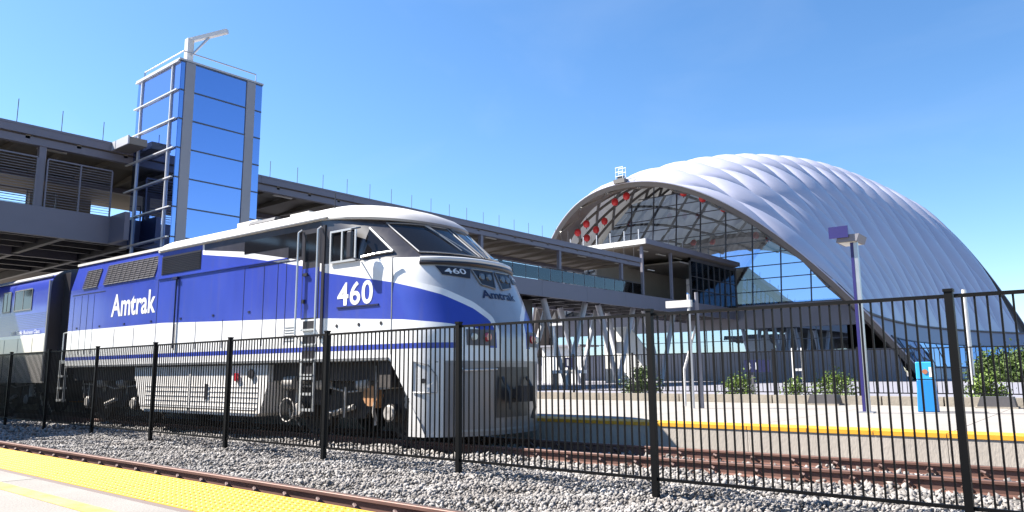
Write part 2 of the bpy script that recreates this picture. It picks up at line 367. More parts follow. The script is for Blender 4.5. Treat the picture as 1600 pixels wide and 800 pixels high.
NS, NV = 26, 8                                               # half-cells along and across
roofp = link('roof', None, st, (-XC, -YB, 0))
def cell_point(i, j):
    return min(1., max(0., i/NS)), min(1., max(-1., -1+2*j/NV))
def cushion(i, j):
    K = 10; rows = []; y0, y1 = max(-1., -float(j)), min(1., float(NV-j))
    for a in range(K+1):
        dy = y0+(y1-y0)*a/K; w_ = 1-abs(dy); x0, x1 = max(-w_, -float(i)), min(w_, float(NS-i)); row = []
        for b in range(K+1):
            dx = x0+(x1-x0)*b/K
            p, q = (dx-dy+1)/2, (dx+dy+1)/2; d = max(0., 16*p*(1-p)*q*(1-q))
            ed = min(i+dx, NS-i-dx); ej = min(j+dy, NV-j-dy)
            d *= min(1., max(0., ed/.45))*min(1., max(0., ej/.45))
            s, v = cell_point(i+dx, j+dy)
            row.append(shell(s, v*uc(s), (.66*d**.6-.05)))
        rows.append(row)
    return MB().grid(rows)
for i in range(0, NS+1):
    for j in range(0, NV+1):
        if (i+j) % 2 == 0 and not ((i in (0, NS)) and (j in (0, NV))):
            o = spart('roof_cushion', cushion(i, j), M['membrane'], roofp, True, 80)
# lattice on the underside of the visor
LN, LV = 44, 20
for i in range(0, 14):
    for j in range(0, LV):
        for (a, b) in (((i, j), (i+1, j+1)), ((i+1, j), (i, j+1))):
            if (a[0]+a[1]) % 2 == 1:
                pa = []
                for t_ in (0, .33, .66, 1):
                    s_ = (a[0]+(b[0]-a[0])*t_)/LN; v_ = -1+2*(a[1]+(b[1]-a[1])*t_)/LV; pa.append(shell(s_, v_*uc(s_), -.7))
                spart('lattice_strut', MB().tube(pa, .18, 5), M['strut'], roofp, True)
# arch rim (lip + underside band), two sides of clad skirt
us = np.linspace(-1, 1, 61)
def lipoff(s, u, o): return shell(s, max(-1, min(1, u)), o)
for nm, s0 in (('front_arch', 0.), ('rear_arch', 1.)):
    sg = 1 if s0 == 0 else -1
    prof = [(-.10*sg*0, .55), (.0, -.9), (.045, -1.0), (.05, -.5)]
    rows = [[shell(min(1, max(0, s0+sg*ds)), u, o) for ds, o in ((0, .10), (0, -.55), (.035, -.95), (.04, -.5))] for u in us]
    spart(nm, MB().grid(rows), M['rim'], None, True)
    spart('edge_tube', MB().tube([shell(s0, u, .03) for u in us], .07, 8), M['membrane'], None, True)
for sd_, nm in ((1, 'skirt_east'), (-1, 'skirt_west')):
    rows = [[shell(s, sd_*(uc(s)+(1-uc(s))*t), -.05) for t in np.linspace(0, 1, 9)] for s in np.linspace(0, 1, 31)]
    sk = spart('clad_skirt', MB().grid(rows), M['cladding'], None, True)
    spart('gutter', MB().tube([shell(s, sd_*uc(s), .05) for s in np.linspace(0, 1, 31)], .14, 6), M['strut'], None, True)
    for k in range(10):                                       # strip windows in the skirt
        s0, s1 = .06+.085*k, .06+.085*k+.08
        def on(s, f): return shell(s, sd_*(uc(s)+(1-uc(s))*f), .06)
        w = spart('strip_window', MB().grid([[on(s, f) for f in (.34, .55, .78)] for s in np.linspace(s0, s1, 4)]), M['facade_glass'], None, True)
        spart('window_frame', MB().tube([on(s0, .34), on(s1, .34)], .09, 5).tube([on(s0, .78), on(s1, .78)], .09, 5).tube([on(s0, .34), on(s0, .78)], .06, 5), M['mullion_dark'], w)
# glass end wall
YG = 84.0
def shell_z(X, Y, off=.9):                                    # roof height above a plan point
    lo = None; best_ = 0
    for k in range(200):
        s = k/199; a, H, l = sec(s); u = (X-XC)/a
        if abs(u) >= 1: continue
        sz = 1-abs(u)**EXPO; y = YB+S_LN*s+l*sz
        if lo is not None and (lo[0]-Y)*(y-Y) <= 0: best_ = max(best_, H*sz+.3-off)
        lo = (y, sz)
    return best_
LEAN = .11
def wy(z): return YG+LEAN*(z-9)
def wall_top(x):
    h_ = 18.
    for _ in range(6): h_ = .5*h_+.5*shell_z(x, wy(h_))
    return h_
gw = spart('glass_wall', MB().box(XC-24, XC+24, YG+.25, YG+.32, .45, .9), M['mullion_dark'])
cols = [XC-24.5+3.3*k for k in range(16)]; zrow = [9.0+1.5*k for k in range(11)]
for i in range(len(cols)-1):
    x0, x1 = cols[i]+.03, cols[i+1]-.03; h0, h1 = wall_top(x0), wall_top(x1)
    for k in range(len(zrow)-1):
        za, zb = zrow[k]+.03, zrow[k+1]-.03
        if max(h0, h1) < za+.05: continue
        pts = [(x0, min(za, h0)), (x1, min(za, h1)), (x1, min(zb, h1)), (x0, min(zb, h0))]
        spart('pane', MB().quad(*[(p[0], wy(p[1])+rnd.uniform(-.006, .006), p[1]) for p in pts]), M['facade_glass'], gw)
for x in cols:
    h_ = wall_top(x)
    if h_ > 9.1: spart('mullion', MB().bar((x, wy(9)-.03, 9), (x, wy(h_)-.03, h_), .10, .16, (0, 1, 0)), M['mullion_dark'], gw)
for z in zrow:
    xs = [x for x in np.linspace(XC-25, XC+25, 101) if wall_top(x) > z]
    if len(xs) > 2: spart('transom', MB().box(xs[0], xs[-1], wy(z)-.07, wy(z)+.05, z-.045, z+.045), M['mullion_dark'], gw)
def xlim(z):
    xs = [x for x in np.linspace(XC, XC+26, 261) if shell_z(x, YG, .5) > z]; return max(xs)-XC if xs else 0.
spart('spandrel_band', MB().prism([(XC-xlim(6.3), 6.3), (XC+xlim(6.3), 6.3), (XC+xlim(8.95), 8.95), (XC-xlim(8.95), 8.95)], 'y', YG-.35, YG+.35), M['graywall'])
for i in range(14):
    x0 = XC-23+3.2*i
    if abs(x0+3.2-XC) > xlim(6.3) or abs(x0-XC) > xlim(6.3): continue
    w = spart('lower_window', MB().quad((x0+.04, YG, 3.75), (x0+3.16, YG, 3.75), (x0+3.16, YG, 6.3), (x0+.04, YG, 6.3)), M['facade_glass'])
    spart('window_bar', MB().box(x0-.04, x0+.04, YG-.06, YG+.05, 3.75, 6.3).box(x0, x0+3.2, YG-.05, YG+.05, 4.95, 5.03), M['mullion_dark'], w)
spart('base_wall', MB().prism([(XC-xlim(.6), .4), (XC+xlim(.6), .4), (XC+xlim(3.74), 3.74), (XC-xlim(3.74), 3.74)], 'y', YG-.3, YG+.4), M['graywall'])
spart('hall_floor', MB().box(XC-22, XC+22, YG+.5, YG+62, .42, .5), M['graywall'])
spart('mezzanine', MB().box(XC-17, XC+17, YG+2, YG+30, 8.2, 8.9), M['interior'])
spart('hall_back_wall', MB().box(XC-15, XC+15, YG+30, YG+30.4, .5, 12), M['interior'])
tag(link('red_lantern', None), '', '')  # placeholder removed below
bpy.data.objects.remove(bpy.data.objects['red_lantern'])
lm = MB().tube([(0, 0, -.45), (0, 0, -.38), (0, 0, -.22), (0, 0, 0), (0, 0, .22), (0, 0, .38), (0, 0, .45)], [.13, .27, .38, .42, .38, .27, .13], 12).mesh('lantern_body', M['lantern'], True, 60)
lc = MB().tube([(0, 0, .44), (0, 0, .85)], .03, 5).tube([(0, 0, -.62), (0, 0, -.44)], .07, 6).mesh('lantern_cord', M['strut'])
LAN = [(.041, -.083), (.051, -.189), (.032, -.355), (.024, -.403), (.084, -.381), (.074, -.425), (.060, -.461), (.176, -.451), (.284, -.313), (.307, -.451), (.367, -.459), (.427, -.467), (.011, -.606), (.05, .22), (.05, .31), (.05, .40)]
LWORDS = ['topmost red lantern under the white arch edge', 'second red lantern down from the arch top', 'upper outer red lantern on the far left arch soffit', 'lower outer red lantern just above the bridge roof line', 'upper of three inner red lanterns on left soffit', 'middle of three inner red lanterns on left soffit', 'lowest of three inner red lanterns on left soffit', 'red lantern just inside the glass left of centre', 'high red lantern inside hall behind the glass', 'left of three red lanterns in a row behind glass', 'middle of three red lanterns in a row behind glass', 'right of three red lanterns in a row behind glass', 'lowest red lantern seen between bridge roof and railing', 'red lantern under the right arch soffit, topmost', 'red lantern under the right arch soffit, middle', 'red lantern under the right arch soffit, lowest']
for (s, u), w in zip(LAN, LWORDS):
    p = shell(s, u, -1.7)
    t = thing('red_lantern', w, 'lantern', p, rnd.uniform(0, 6), 'red lanterns hung under the arch'); link('lantern_body', lm, t); link('lantern_cord', lc, t)
# small mast with instruments on the arch top
p = shell(.0, .0, .1)
t = thing('roof_mast', 'small white instrument frame on top of the arch edge', 'mast', p)
f = MB()
for dx in (-.45, .45):
    for dy in (-.3, .3): f.tube([(dx, dy, .0), (dx, dy, 1.7)], .04, 5)
for z in (.7, 1.2, 1.7): f.box(-.5, .5, -.33, -.27, z-.04, z+.04).box(-.5, .5, .27, .33, z-.04, z+.04)
part('frame', f, M['mullion'], t); part('instrument_box', MB().box(-.7, .7, -.45, .45, -.1, .35).box(-.3, .3, -.25, .25, .36, .8), M['strut'], t)

# ================================================================== PEDESTRIAN BRIDGE
BX0, BX1, GB, GT, RB, RT = -43.0, -36.0, 7.35, 8.62, 11.58, 12.08
br = thing('pedestrian_bridge', 'grey roofed pedestrian bridge crossing the tracks to the arched station', 'bridge', (BX1, 11.3, 0))
def bpart(name, mb, mt, parent=None, smooth=False):
    o = part(name, mb, mt, parent or br, smooth); o.location = (-BX1, -11.3, 0) if parent is None else (0, 0, 0); return o
BY0, BY1 = -34.0, 83.6
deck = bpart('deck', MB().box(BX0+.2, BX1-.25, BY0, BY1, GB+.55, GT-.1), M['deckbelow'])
y = BY0
while y < BY1:
    y2 = min(y+6.2, BY1)
    bpart('fascia_girder', MB().box(BX1-.22, BX1, y+.01, y2-.01, GB, GT), M['girder'])
    bpart('fascia_girder', MB().box(BX0, BX0+.22, y+.01, y2-.01, GB, GT), M['girder']); y = y2
for k in range(40):
    y = BY0+1.5+3.0*k
    if y < BY1: bpart('cross_beam', MB().box(BX0+.23, BX1-.23, y-.12, y+.12, GB+.05, GB+.54), M['darksteel'], deck)
for x in (-41.2, -39.5, -37.8): bpart('floor_beam', MB().box(x-.08, x+.08, BY0, BY1, GB+.2, GB+.545), M['darksteel'], deck)
for x in (-45.2, -47.4, -49.6): bpart('floor_beam', MB().box(x-.1, x+.1, BY0, 27, GB+.1, GB+.545), M['darksteel'], deck)
bpart('wing_deck', MB().box(-64, BX0-.01, BY0, 27, GB+.56, GT-.12), M['deckbelow'])
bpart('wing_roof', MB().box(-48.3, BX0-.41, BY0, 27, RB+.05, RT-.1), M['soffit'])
bpart('stair_wall', MB().box(-47.6, -47.2, 14.3, 17.5, GT-.2, RB+.04), M['soffit'])
bpart('stair_wall', MB().box(-47.6, -47.2, 20.5, 26.5, GT-.2, RB+.04), M['soffit'])
for k in range(20): bpart('cross_beam', MB().box(-64, BX0-.02, BY0+3.0*k+1.38, BY0+3.0*k+1.62, GB+.05, GB+.5), M['darksteel'], deck)
for k in range(6): bpart('column', MB().box(-50.7, -50.4, 11.3+9.5*(k-4)-.15, 11.3+9.5*(k-4)+.15, .4 if k > 3 else -.1, RB+.04), M['girder'])
RY1 = 62.0
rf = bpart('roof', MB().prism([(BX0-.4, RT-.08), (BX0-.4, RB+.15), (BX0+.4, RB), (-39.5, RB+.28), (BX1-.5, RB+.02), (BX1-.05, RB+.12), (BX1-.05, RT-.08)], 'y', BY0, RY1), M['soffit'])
y = BY0
while y < RY1:
    y2 = min(y+6.2, RY1)
    bpart('roof_fascia', MB().box(BX1-.05, BX1+.03, y+.005, y2-.005, RB+.1, RT).box(BX1-.6, BX1+.05, y+.005, y2-.005, RT-.08, RT+.02), M['girder'], rf); y = y2
for k in range(48):
    y = BY0+1.6+2.05*k
    if y < RY1: bpart('soffit_rib', MB().box(BX0+.1, BX1-.12, y-.09, y+.09, RB-.06, RB+.2), M['soffit'], rf)
bpart('edge_beam', MB().box(BX1-.42, BX1-.12, BY0, RY1, RB-.28, RB+.05), M['girder'], rf)
bpart('edge_beam', MB().box(BX0+.12, BX0+.42, BY0, RY1, RB-.28, RB+.05), M['girder'], rf)
for k in range(12):
    y = -20+9.5*k/1.0
    if y < RY1: bpart('roof_hatch', MB().box(-38.2, -37.6, y, y+.7, RT+.02, RT+.28), M['graywall'], rf)
rod = MB().tube([(0, 0, 0), (0, 0, 1.0)], .017, 5).mesh('lightning_rod', M['darksteel'])
for k in range(34):
    y = 3.2+1.75*k
    if y < RY1-.5 and not 14.4 < y < 19.6: o = link('lightning_rod', rod, br, (BX1-.2-BX1, y-11.3, RT+.02)); o.scale.z = rnd.uniform(.9, 1.1)
YCOL = [11.3+9.5*k for k in range(-4, 6)]
for y in YCOL:
    for x in (BX1-.32, BX0+.32):
        bpart('column', MB().box(x-.14, x+.14, y-.14, y+.14, GT-.1, RB-.25), M['girder'])
# left stretch: tall screen of horizontal bars; right stretch: glass guard with a dark handrail
def screen(x, y0, y1):
    n = max(1, round((y1-y0)/1.75))
    for k in range(n+1): bpart('screen_post', MB().box(x-.035, x+.035, y0+(y1-y0)*k/n-.03, y0+(y1-y0)*k/n+.03, GT, GT+2.12), M['girder'])
    for k in range(17): bpart('screen_bar', MB().box(x-.008, x+.008, y0, y1, GT+.12+.118*k-.011, GT+.12+.118*k+.011), M['graywall'])
    bpart('top_rail', MB().box(x-.03, x+.03, y0, y1, GT+2.12, GT+2.18), M['girder'])
for x in (BX1-.1, BX0+.1):
    screen(x, 1.9, 11.1); screen(x, 11.5, 14.2)
def guard(x, y0, y1):
    n = max(1, round((y1-y0)/1.6))
    for k in range(n):
        a, b = y0+(y1-y0)*k/n, y0+(y1-y0)*(k+1)/n
        bpart('guard_pane', MB().box(x-.006, x+.006, a+.03, b-.03, GT+.05, GT+1.02), M['rail_glass'])
        bpart('guard_post', MB().box(x-.02, x+.02, a-.02, a+.02, GT, GT+1.05), M['darksteel'])
    bpart('handrail', MB().tube([(x, y0, GT+1.1), (x, y1, GT+1.1)], .045, 8), M['darksteel'], None, True)
for x in (BX1-.1, BX0+.1): guard(x, 19.5, 62)
lampm = MB().box(-.08, .08, -.6, .6, -.05, 0).mesh('strip_light', M['lamp_on'])
for k in range(14): link('strip_light', lampm, br, (-1.3, -20+6*k-11.3+8, RB-.07))
# high canopy over the bridge end and the glazed vestibule
cn = bpart('end_canopy', MB().prism([(-46.5, 13.9), (-46.5, 13.55), (-45.5, 13.35), (-36.5, 13.35), (-35.6, 13.55), (-35.6, 13.9)], 'y', 62.2, 83.5), M['soffit'])
bpart('canopy_fascia', MB().box(-46.55, -35.55, 62.1, 62.19, 13.5, 13.98), M['white'], cn)
bpart('canopy_fascia', MB().box(-35.59, -35.5, 62.1, 83.5, 13.5, 13.98), M['girder'], cn)
for k in range(5): bpart('canopy_light', MB().box(-37.6, -37.3, 64+3.6*k, 65.6+3.6*k, 13.28, 13.345), M['lamp_on'], cn)
for y in (62.6, 68.3, 74, 80): bpart('canopy_column', MB().box(-36.45, -36.2, y-.12, y+.12, GT, 13.4), M['girder'])
for k in range(7):
    x = -46+1.6*k; bpart('snow_post', MB().tube([(x, 62.3, 13.9), (x, 62.3, 15.0)], .05, 6), M['mullion'], cn)
for k in range(6): bpart('snow_post', MB().tube([(-35.8, 64+3*k, 13.9), (-35.8, 64+3*k, 14.8)], .03, 5), M['mullion_dark'], cn)
vb = bpart('vestibule_frame', MB().box(-36.2, -36.0, 72, 72.12, GT, 13.3).box(-36.2, -36.0, 83.3, 83.5, GT, 13.3).box(-36.2, -36.0, 72, 83.5, 13.0, 13.34), M['darksteel'])
for k in range(8):
    y0 = 72.12+1.4*k; bpart('vestibule_pane', MB().box(-36.12, -36.10, y0+.03, y0+1.37, GT+.02, 13.0), M['rail_glass'], vb)
    bpart('vestibule_mullion', MB().box(-36.18, -36.02, y0-.03, y0+.03, GT+.02, 13.0), M['darksteel'], vb)
for z in (10.0, 11.4): bpart('vestibule_transom', MB().box(-36.19, -36.01, 72.12, 83.3, z-.03, z+.03), M['darksteel'], vb)
bpart('vestibule_back', MB().box(-42.6, -42.4, 64, 83.5, GT, 13.3), M['soffit'])
bpart('vestibule_soffit', MB().box(-42.5, -36.2, 70, 83.4, 12.6, 12.75), M['soffit'])
# landing and roof stub towards the lift tower
bpart('landing_girder', MB().box(-35.98, -34.4, 14.2, 14.42, GB, GT), M['girder'])
bpart('stub_roof', MB().box(-36.0, -34.3, 14.1, 14.9, RB+.15, RT-.02), M['soffit'])
bpart('stub_fascia', MB().box(-36.0, -34.25, 14.02, 14.09, RB+.12, RT+.02), M['fascia'])
# leaning column pairs that carry the far end
for y in (51.5, 59.5, 67.5):
    for x in (-41.6, -37.4):
        for dy in (-3.0, 3.0): bpart('leaning_column', MB().tube([(x, y, .4), (x, y+dy, GB+.1)], [.19, .27], 10), M['fascia'], None, True)
bpart('stair_core', MB().box(-45.5, -38.5, 42.5, 48.5, .4, GB-.02), M['deckbelow'])
bpart('pier', MB().box(-41.5, -37.5, -6.5, -5.3, -.1, GB+.1), M['graywall'])
bpart('pier', MB().box(-41.5, -37.5, 17.4, 18.6, .4, GB+.1), M['graywall'])

# ================================================================== LIFT TOWERS
TX0, TX1, TY0, TY1, TZ = -35.95, -31.7, 15.0, 19.05, 15.35
def tower(label, dy):
    t = thing('lift_tower', label, 'tower', (TX0, TY0+dy, 0))
    w, d = TX1-TX0, TY1-TY0
    def tp(name, mb, mt, parent=None): return part(name, mb, mt, parent or t)
    def tilt(mb, ax):
        o_ = 1-ax; cu = sum(v[o_] for v in mb.v)/8; cz = sum(v[2] for v in mb.v)/8; a_, b_ = rnd.gauss(0, .0035), rnd.gauss(0, .0045); out = []
        for v in mb.v:
            q = list(v); q[ax] += a_*(v[o_]-cu)+b_*(v[2]-cz); out.append(tuple(q))
        mb.v = out; return mb
    for nm, (x, y) in (('a', (.55, .10)), ('b', (w-.02, .42)), ('c', (w-.02, d-.62)), ('d', (.55, d-.12))):
        s_ = .22 if nm in 'bc' else .08
        tp('corner_post', MB().box(x-s_*2+.1, x-.02, y-s_, y+s_, .4, TZ-.15), M['tower_post'] if nm in 'bc' else M['mullion'])
    zr = [TZ-.12-1.325*k for k in range(12)]
    for k in range(11):
        za, zb = zr[k+1]+.03, zr[k]-.03
        for (a, b) in ((.03, .52), (.58, w-.72), (w-.68, w-.02)):
            tp('pane', tilt(MB().box(a, b, .0, .025, za, zb), 1), M['tower_glass'])
        for (a, b) in ((.02, .20), (.66, d-.86), (d-.38, d-.02)):
            tp('pane', tilt(MB().box(w-.025, w, a, b, za, zb), 0), M['tower_glass'])
        tp('pane', MB().box(.03, w-.03, d-.025, d, za, zb), M['tower_glass'])
    for k in range(12):
        z = zr[k]; ext = .55 if 3 <= k <= 8 else .06
        tp('fin', MB().box(-ext, w-.10, -.11, -.012, z-.026, z+.026), M['mullion'])
        tp('transom', MB().box(w-.03, w+.025, .02, d-.02, z-.03, z+.03), M['mullion_dark'])
    for x in (.55, w-.70): tp('fin_post', MB().box(x-.026, x+.026, -.075, -.005, .4, TZ-.1), M['mullion'])
    for y in (.20+.23, d-.62): tp('face_post', MB().box(w-.06, w+.05, y-.22, y+.22, .4, TZ-.12), M['tower_post'])
    tp('roof_cap', MB().box(-.03, w+.03, -.09, d+.03, TZ-.08, TZ), M['fascia'])
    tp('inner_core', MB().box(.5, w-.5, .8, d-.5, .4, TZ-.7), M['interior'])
    rl = tp('roof_rail', MB(), M['steel']) if False else None
    rp = [(.3, .15, TZ), (.3, .15, TZ+.42), (w-.15, .15, TZ+.42), (w-.15, d-.3, TZ+.42), (w-.15, d-.3, TZ)]
    part('roof_rail', MB().tube(rp, .03, 6), M['steel'], t, True)
    da = part('davit_arm', MB().box(w-.95, w-.65, .55, .85, TZ, TZ+1.35), M['white'], t)
    part('beam', MB().bar((w-.95, .7, TZ+1.32), (w+.9, 1.6, TZ+1.55), .18, .2), M['white'], da)
    part('brace', MB().bar((w-.6, .75, TZ+.55), (w+.05, 1.18, TZ+1.36), .08, .08), M['steel'], da)
    return t
tower('tall blue glass lift tower with white fins beside the bridge', 0)
tower('second glass lift tower on the near platform, casting the shade on the ballast', -16.7)

# ================================================================== LOCOMOTIVE
ZR = [(.15, -.72, 1.10), (1.5, -.70, 1.10), (2.0, -.72, 1.15), (2.7, -1.02, 1.25), (3.1, -1.17, 1.5), (3.3, -1.28, 1.65), (3.42, -1.42, 1.9), (4.3, -2.58, 1.9), (5, -3.3, 1.9)]
W, Q = 1.58, 2.2
def xfD(z):
    zs = [r_[0] for r_ in ZR]; return float(np.interp(z, zs, [r_[1] for r_ in ZR])), float(np.interp(z, zs, [r_[2] for r_ in ZR]))
def front(y, z, off=0.):
    xf, D = xfD(z); x = xf-D*(1-max(0, 1-abs(y/W)**Q)**(1/Q))
    if not off: return Vector((x, y, z))
    e = .01; n = (front(min(W-.001, y+e), z)-front(max(-W+.001, y-e), z)).cross(front(y, z+e)-front(y, z-e)).normalized()
    if n.x < 0: n = -n
    return Vector((x, y, z))+n*off
loco = thing('locomotive', 'blue and white diesel locomotive numbered 460 standing on the far track', 'locomotive', (OX, OY, OZ), FA)

def livery():
    m_ = bpy.data.materials.new('livery'); m_.use_nodes = True; nt = m_.node_tree; N = nt.nodes; L = nt.links; b = N['Principled BSDF']
    A0, A1 = -17., 1.
    def attr(n): a = N.new('ShaderNodeAttribute'); a.attribute_name = n; return a.outputs['Fac']
    arc, hz = attr('arc'), attr('hz')
    mr = N.new('ShaderNodeMapRange'); mr.inputs['From Min'].default_value = A0; mr.inputs['From Max'].default_value = A1; L.new(arc, mr.inputs['Value'])
    zz = N.new('ShaderNodeMath'); zz.operation = 'DIVIDE'; zz.inputs[1].default_value = 5.; L.new(hz, zz.inputs[0])
    def curve(pts, auto=True):
        c = N.new('ShaderNodeFloatCurve'); cv = c.mapping.curves[0]
        P_ = [((x-A0)/(A1-A0), y/5.) for x, y in pts]
        cv.points[0].location = P_[0]; cv.points[1].location = P_[-1]
        for p in P_[1:-1]: cv.points.new(*p)
        for p in cv.points: p.handle_type = 'AUTO' if auto else 'VECTOR'
        c.mapping.update(); L.new(mr.outputs[0], c.inputs['Value']); return c.outputs[0]
    def gt(a, b_):
        n = N.new('ShaderNodeMath'); n.operation = 'GREATER_THAN'
        for i, v in enumerate((a, b_)):
            if isinstance(v, float): n.inputs[i].default_value = v
            else: L.new(v, n.inputs[i])
        return n.outputs[0]
    def mul(a, b_):
        n = N.new('ShaderNodeMath'); n.operation = 'MULTIPLY'; L.new(a, n.inputs[0]); L.new(b_, n.inputs[1]); return n.outputs[0]
    z = zz.outputs[0]
    wave = curve([(-17, 4.98), (-8.99, 4.98), (-8.94, 4.11), (-7.2, 3.87), (-6.69, 3.78), (-4.96, 3.46), (-4.24, 3.26), (-2.3, 2.92), (-1.77, 2.79), (-1.29, 2.66), (-.65, 2.41), (-.28, 2.2), (-.13, 2.0), (-.06, 1.72), (-.04, .2), (1, .1)], False)
    bot = curve([(-17, 2.55), (-10.6, 2.55), (-8.1, 2.47), (-5.2, 2.39), (-4.3, 2.35), (-2, 2.22), (-1.1, 2.13), (-.6, 2.06), (-.35, 1.98), (-.30, 1.70), (1, 1.70)], False)
    blk = curve([(-17, 4.99), (-8.92, 4.99), (-8.90, 4.21), (-7.2, 4.0), (-6.69, 3.90), (-4.96, 3.58), (-4.25, 3.44), (-2.9, 3.40), (1, 3.40)], False)
    m_blue = mul(gt(wave, z), gt(z, bot)); m_thin = mul(mul(gt(z, 1.69/5), gt(1.79/5, z)), gt(-.75, arc) if False else gt(curve([(-17, 5), (-.9, 5), (-.8, 0), (1, 0)], False), .5)); m_blk = gt(z, blk)
    n = N.new('ShaderNodeTexNoise'); n.inputs['Scale'].default_value = 1.6; n.inputs['Detail'].default_value = 6
    tc = N.new('ShaderNodeTexCoord'); mp = N.new('ShaderNodeMapping'); mp.inputs['Scale'].default_value = (1, 1, .35); L.new(tc.outputs['Object'], mp.inputs[0]); L.new(mp.outputs[0], n.inputs['Vector'])
    def ramp(c1, c2):
        r_ = N.new('ShaderNodeValToRGB'); r_.color_ramp.elements[0].position = .3; r_.color_ramp.elements[1].position = .72
        r_.color_ramp.elements[0].color = (*[v*ALB for v in c1], 1); r_.color_ramp.elements[1].color = (*[v*ALB for v in c2], 1); L.new(n.outputs['Fac'], r_.inputs[0]); return r_.outputs[0]
    def mix(f, a, b_):
        x = N.new('ShaderNodeMix'); x.data_type = 'RGBA'; L.new(f, x.inputs[0]); L.new(a, x.inputs[6]); L.new(b_, x.inputs[7]); return x.outputs[2]
    c = ramp((.86, .845, .83), (.93, .915, .90)); bl = ramp((.026, .050, .35), (.036, .068, .46)); bk = ramp((.024, .021, .026), (.045, .040, .046))
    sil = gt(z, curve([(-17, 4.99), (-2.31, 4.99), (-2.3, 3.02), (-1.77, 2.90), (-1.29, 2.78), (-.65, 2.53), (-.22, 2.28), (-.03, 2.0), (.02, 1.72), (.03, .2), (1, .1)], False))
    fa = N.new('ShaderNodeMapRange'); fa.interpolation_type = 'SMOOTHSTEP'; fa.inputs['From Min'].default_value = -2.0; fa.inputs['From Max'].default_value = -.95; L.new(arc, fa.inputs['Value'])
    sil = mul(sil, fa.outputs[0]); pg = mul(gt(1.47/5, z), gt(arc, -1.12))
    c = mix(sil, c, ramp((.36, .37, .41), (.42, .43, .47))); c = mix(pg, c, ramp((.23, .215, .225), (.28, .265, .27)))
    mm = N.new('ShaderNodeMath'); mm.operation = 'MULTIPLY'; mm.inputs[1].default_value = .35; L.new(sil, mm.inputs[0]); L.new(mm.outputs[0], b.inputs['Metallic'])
    c = mix(m_blue, c, bl); c = mix(m_thin, c, bl); c = mix(m_blk, c, bk)
    gr = N.new('ShaderNodeMapRange'); gr.inputs['From Min'].default_value = 1.55/5; gr.inputs['From Max'].default_value = .2/5; gr.inputs['To Max'].default_value = .55
    L.new(z, gr.inputs['Value']); n3 = N.new('ShaderNodeTexNoise'); n3.inputs['Scale'].default_value = 5; n3.inputs['Detail'].default_value = 8; L.new(mp.outputs[0], n3.inputs['Vector'])
    g2 = mul(gr.outputs[0], n3.outputs['Fac']); c = mix(g2, c, ramp((.10, .075, .06), (.16, .12, .095)))
    st_ = N.new('ShaderNodeTexNoise'); st_.inputs['Scale'].default_value = 3.2; st_.inputs['Detail'].default_value = 6; mp2 = N.new('ShaderNodeMapping'); mp2.inputs['Scale'].default_value = (1.6, 1, .10); L.new(tc.outputs['Object'], mp2.inputs[0]); L.new(mp2.outputs[0], st_.inputs['Vector'])
    sr = N.new('ShaderNodeMapRange'); sr.inputs['From Min'].default_value = .52; sr.inputs['From Max'].default_value = .80; sr.inputs['To Max'].default_value = .26; L.new(st_.outputs['Fac'], sr.inputs['Value'])
    c = mix(sr.outputs[0], c, ramp((.13, .11, .10), (.17, .145, .13)))
    L.new(c, b.inputs['Base Color']); b.inputs['Roughness'].default_value = .3; b.inputs['Coat Weight'].default_value = .4; b.inputs['Coat Roughness'].default_value = .12
    n2 = N.new('ShaderNodeTexNoise'); n2.inputs['Scale'].default_value = 1.1; n2.inputs['Detail'].default_value = 1; L.new(tc.outputs['Object'], n2.inputs['Vector'])
    bp = N.new('ShaderNodeBump'); bp.inputs['Strength'].default_value = .12; bp.inputs['Distance'].default_value = .05; L.new(n2.outputs['Fac'], bp.inputs['Height']); L.new(bp.outputs[0], b.inputs['Normal'])
    return m_
M['livery'] = livery()

def ring(z, x_rear, w=W, nside=10, nf=26, xf=None, D=None):
    """one closed-front row: near side, round the nose, far side; returns points and arc values"""
    if xf is None: xf, D = xfD(z)
    xc = xf-D; pts, arc = [], []
    for k in range(nside):
        x = x_rear+(xc-x_rear)*k/nside; pts.append((x, -w, z)); arc.append(x)
    half = []; a = xc; prev = (xc, -w)
    for k in range(nf+1):
        ph = -math.pi/2+math.pi*k/nf; s_, c = math.sin(ph), math.cos(ph)
        y = w*math.copysign(abs(s_)**(2/Q), s_); x = xc+D*max(0, c)**(2/Q); half.append((x, y))
    arcs = []
    for k, (x, y) in enumerate(half[:nf//2+1]):
        a += math.hypot(x-prev[0], y-prev[1]); prev = (x, y); arcs.append(a)
    arcs = arcs+arcs[-2::-1]
    for (x, y), q in zip(half, arcs): pts.append((x, y, z)); arc.append(q)
    for k in range(nside-1, -1, -1):
        x = x_rear+(xc-x_rear)*k/nside; pts.append((x, w, z)); arc.append(x)
    return pts, arc
def loft(rows, name, mt, parent, closed_back=True):
    mb = MB(); arcs, hz = [], []
    for blk in rows:
        g = []
        for z, xr in blk:
            p, a = ring(z, xr); g.append(p); arcs += a; hz += [z]*len(p)
        mb.grid(g, closed_back)
    me = mb.mesh(name, mt, True, 40)
    for nm, vals in (('arc', arcs), ('hz', hz)):
        at = me.attributes.new(nm, 'FLOAT', 'POINT'); at.data.foreach_set('value', vals)
    return link(name, me, parent)
REAR = -16.15
zl = lambda a, b, n: [a+(b-a)*k/n for k in range(n+1)]
body = loft([[(z, REAR) for z in zl(1.49, 3.65, 22)], [(z, -11.05) for z in zl(3.65, 4.40, 9)]], 'body', M['livery'], loco)
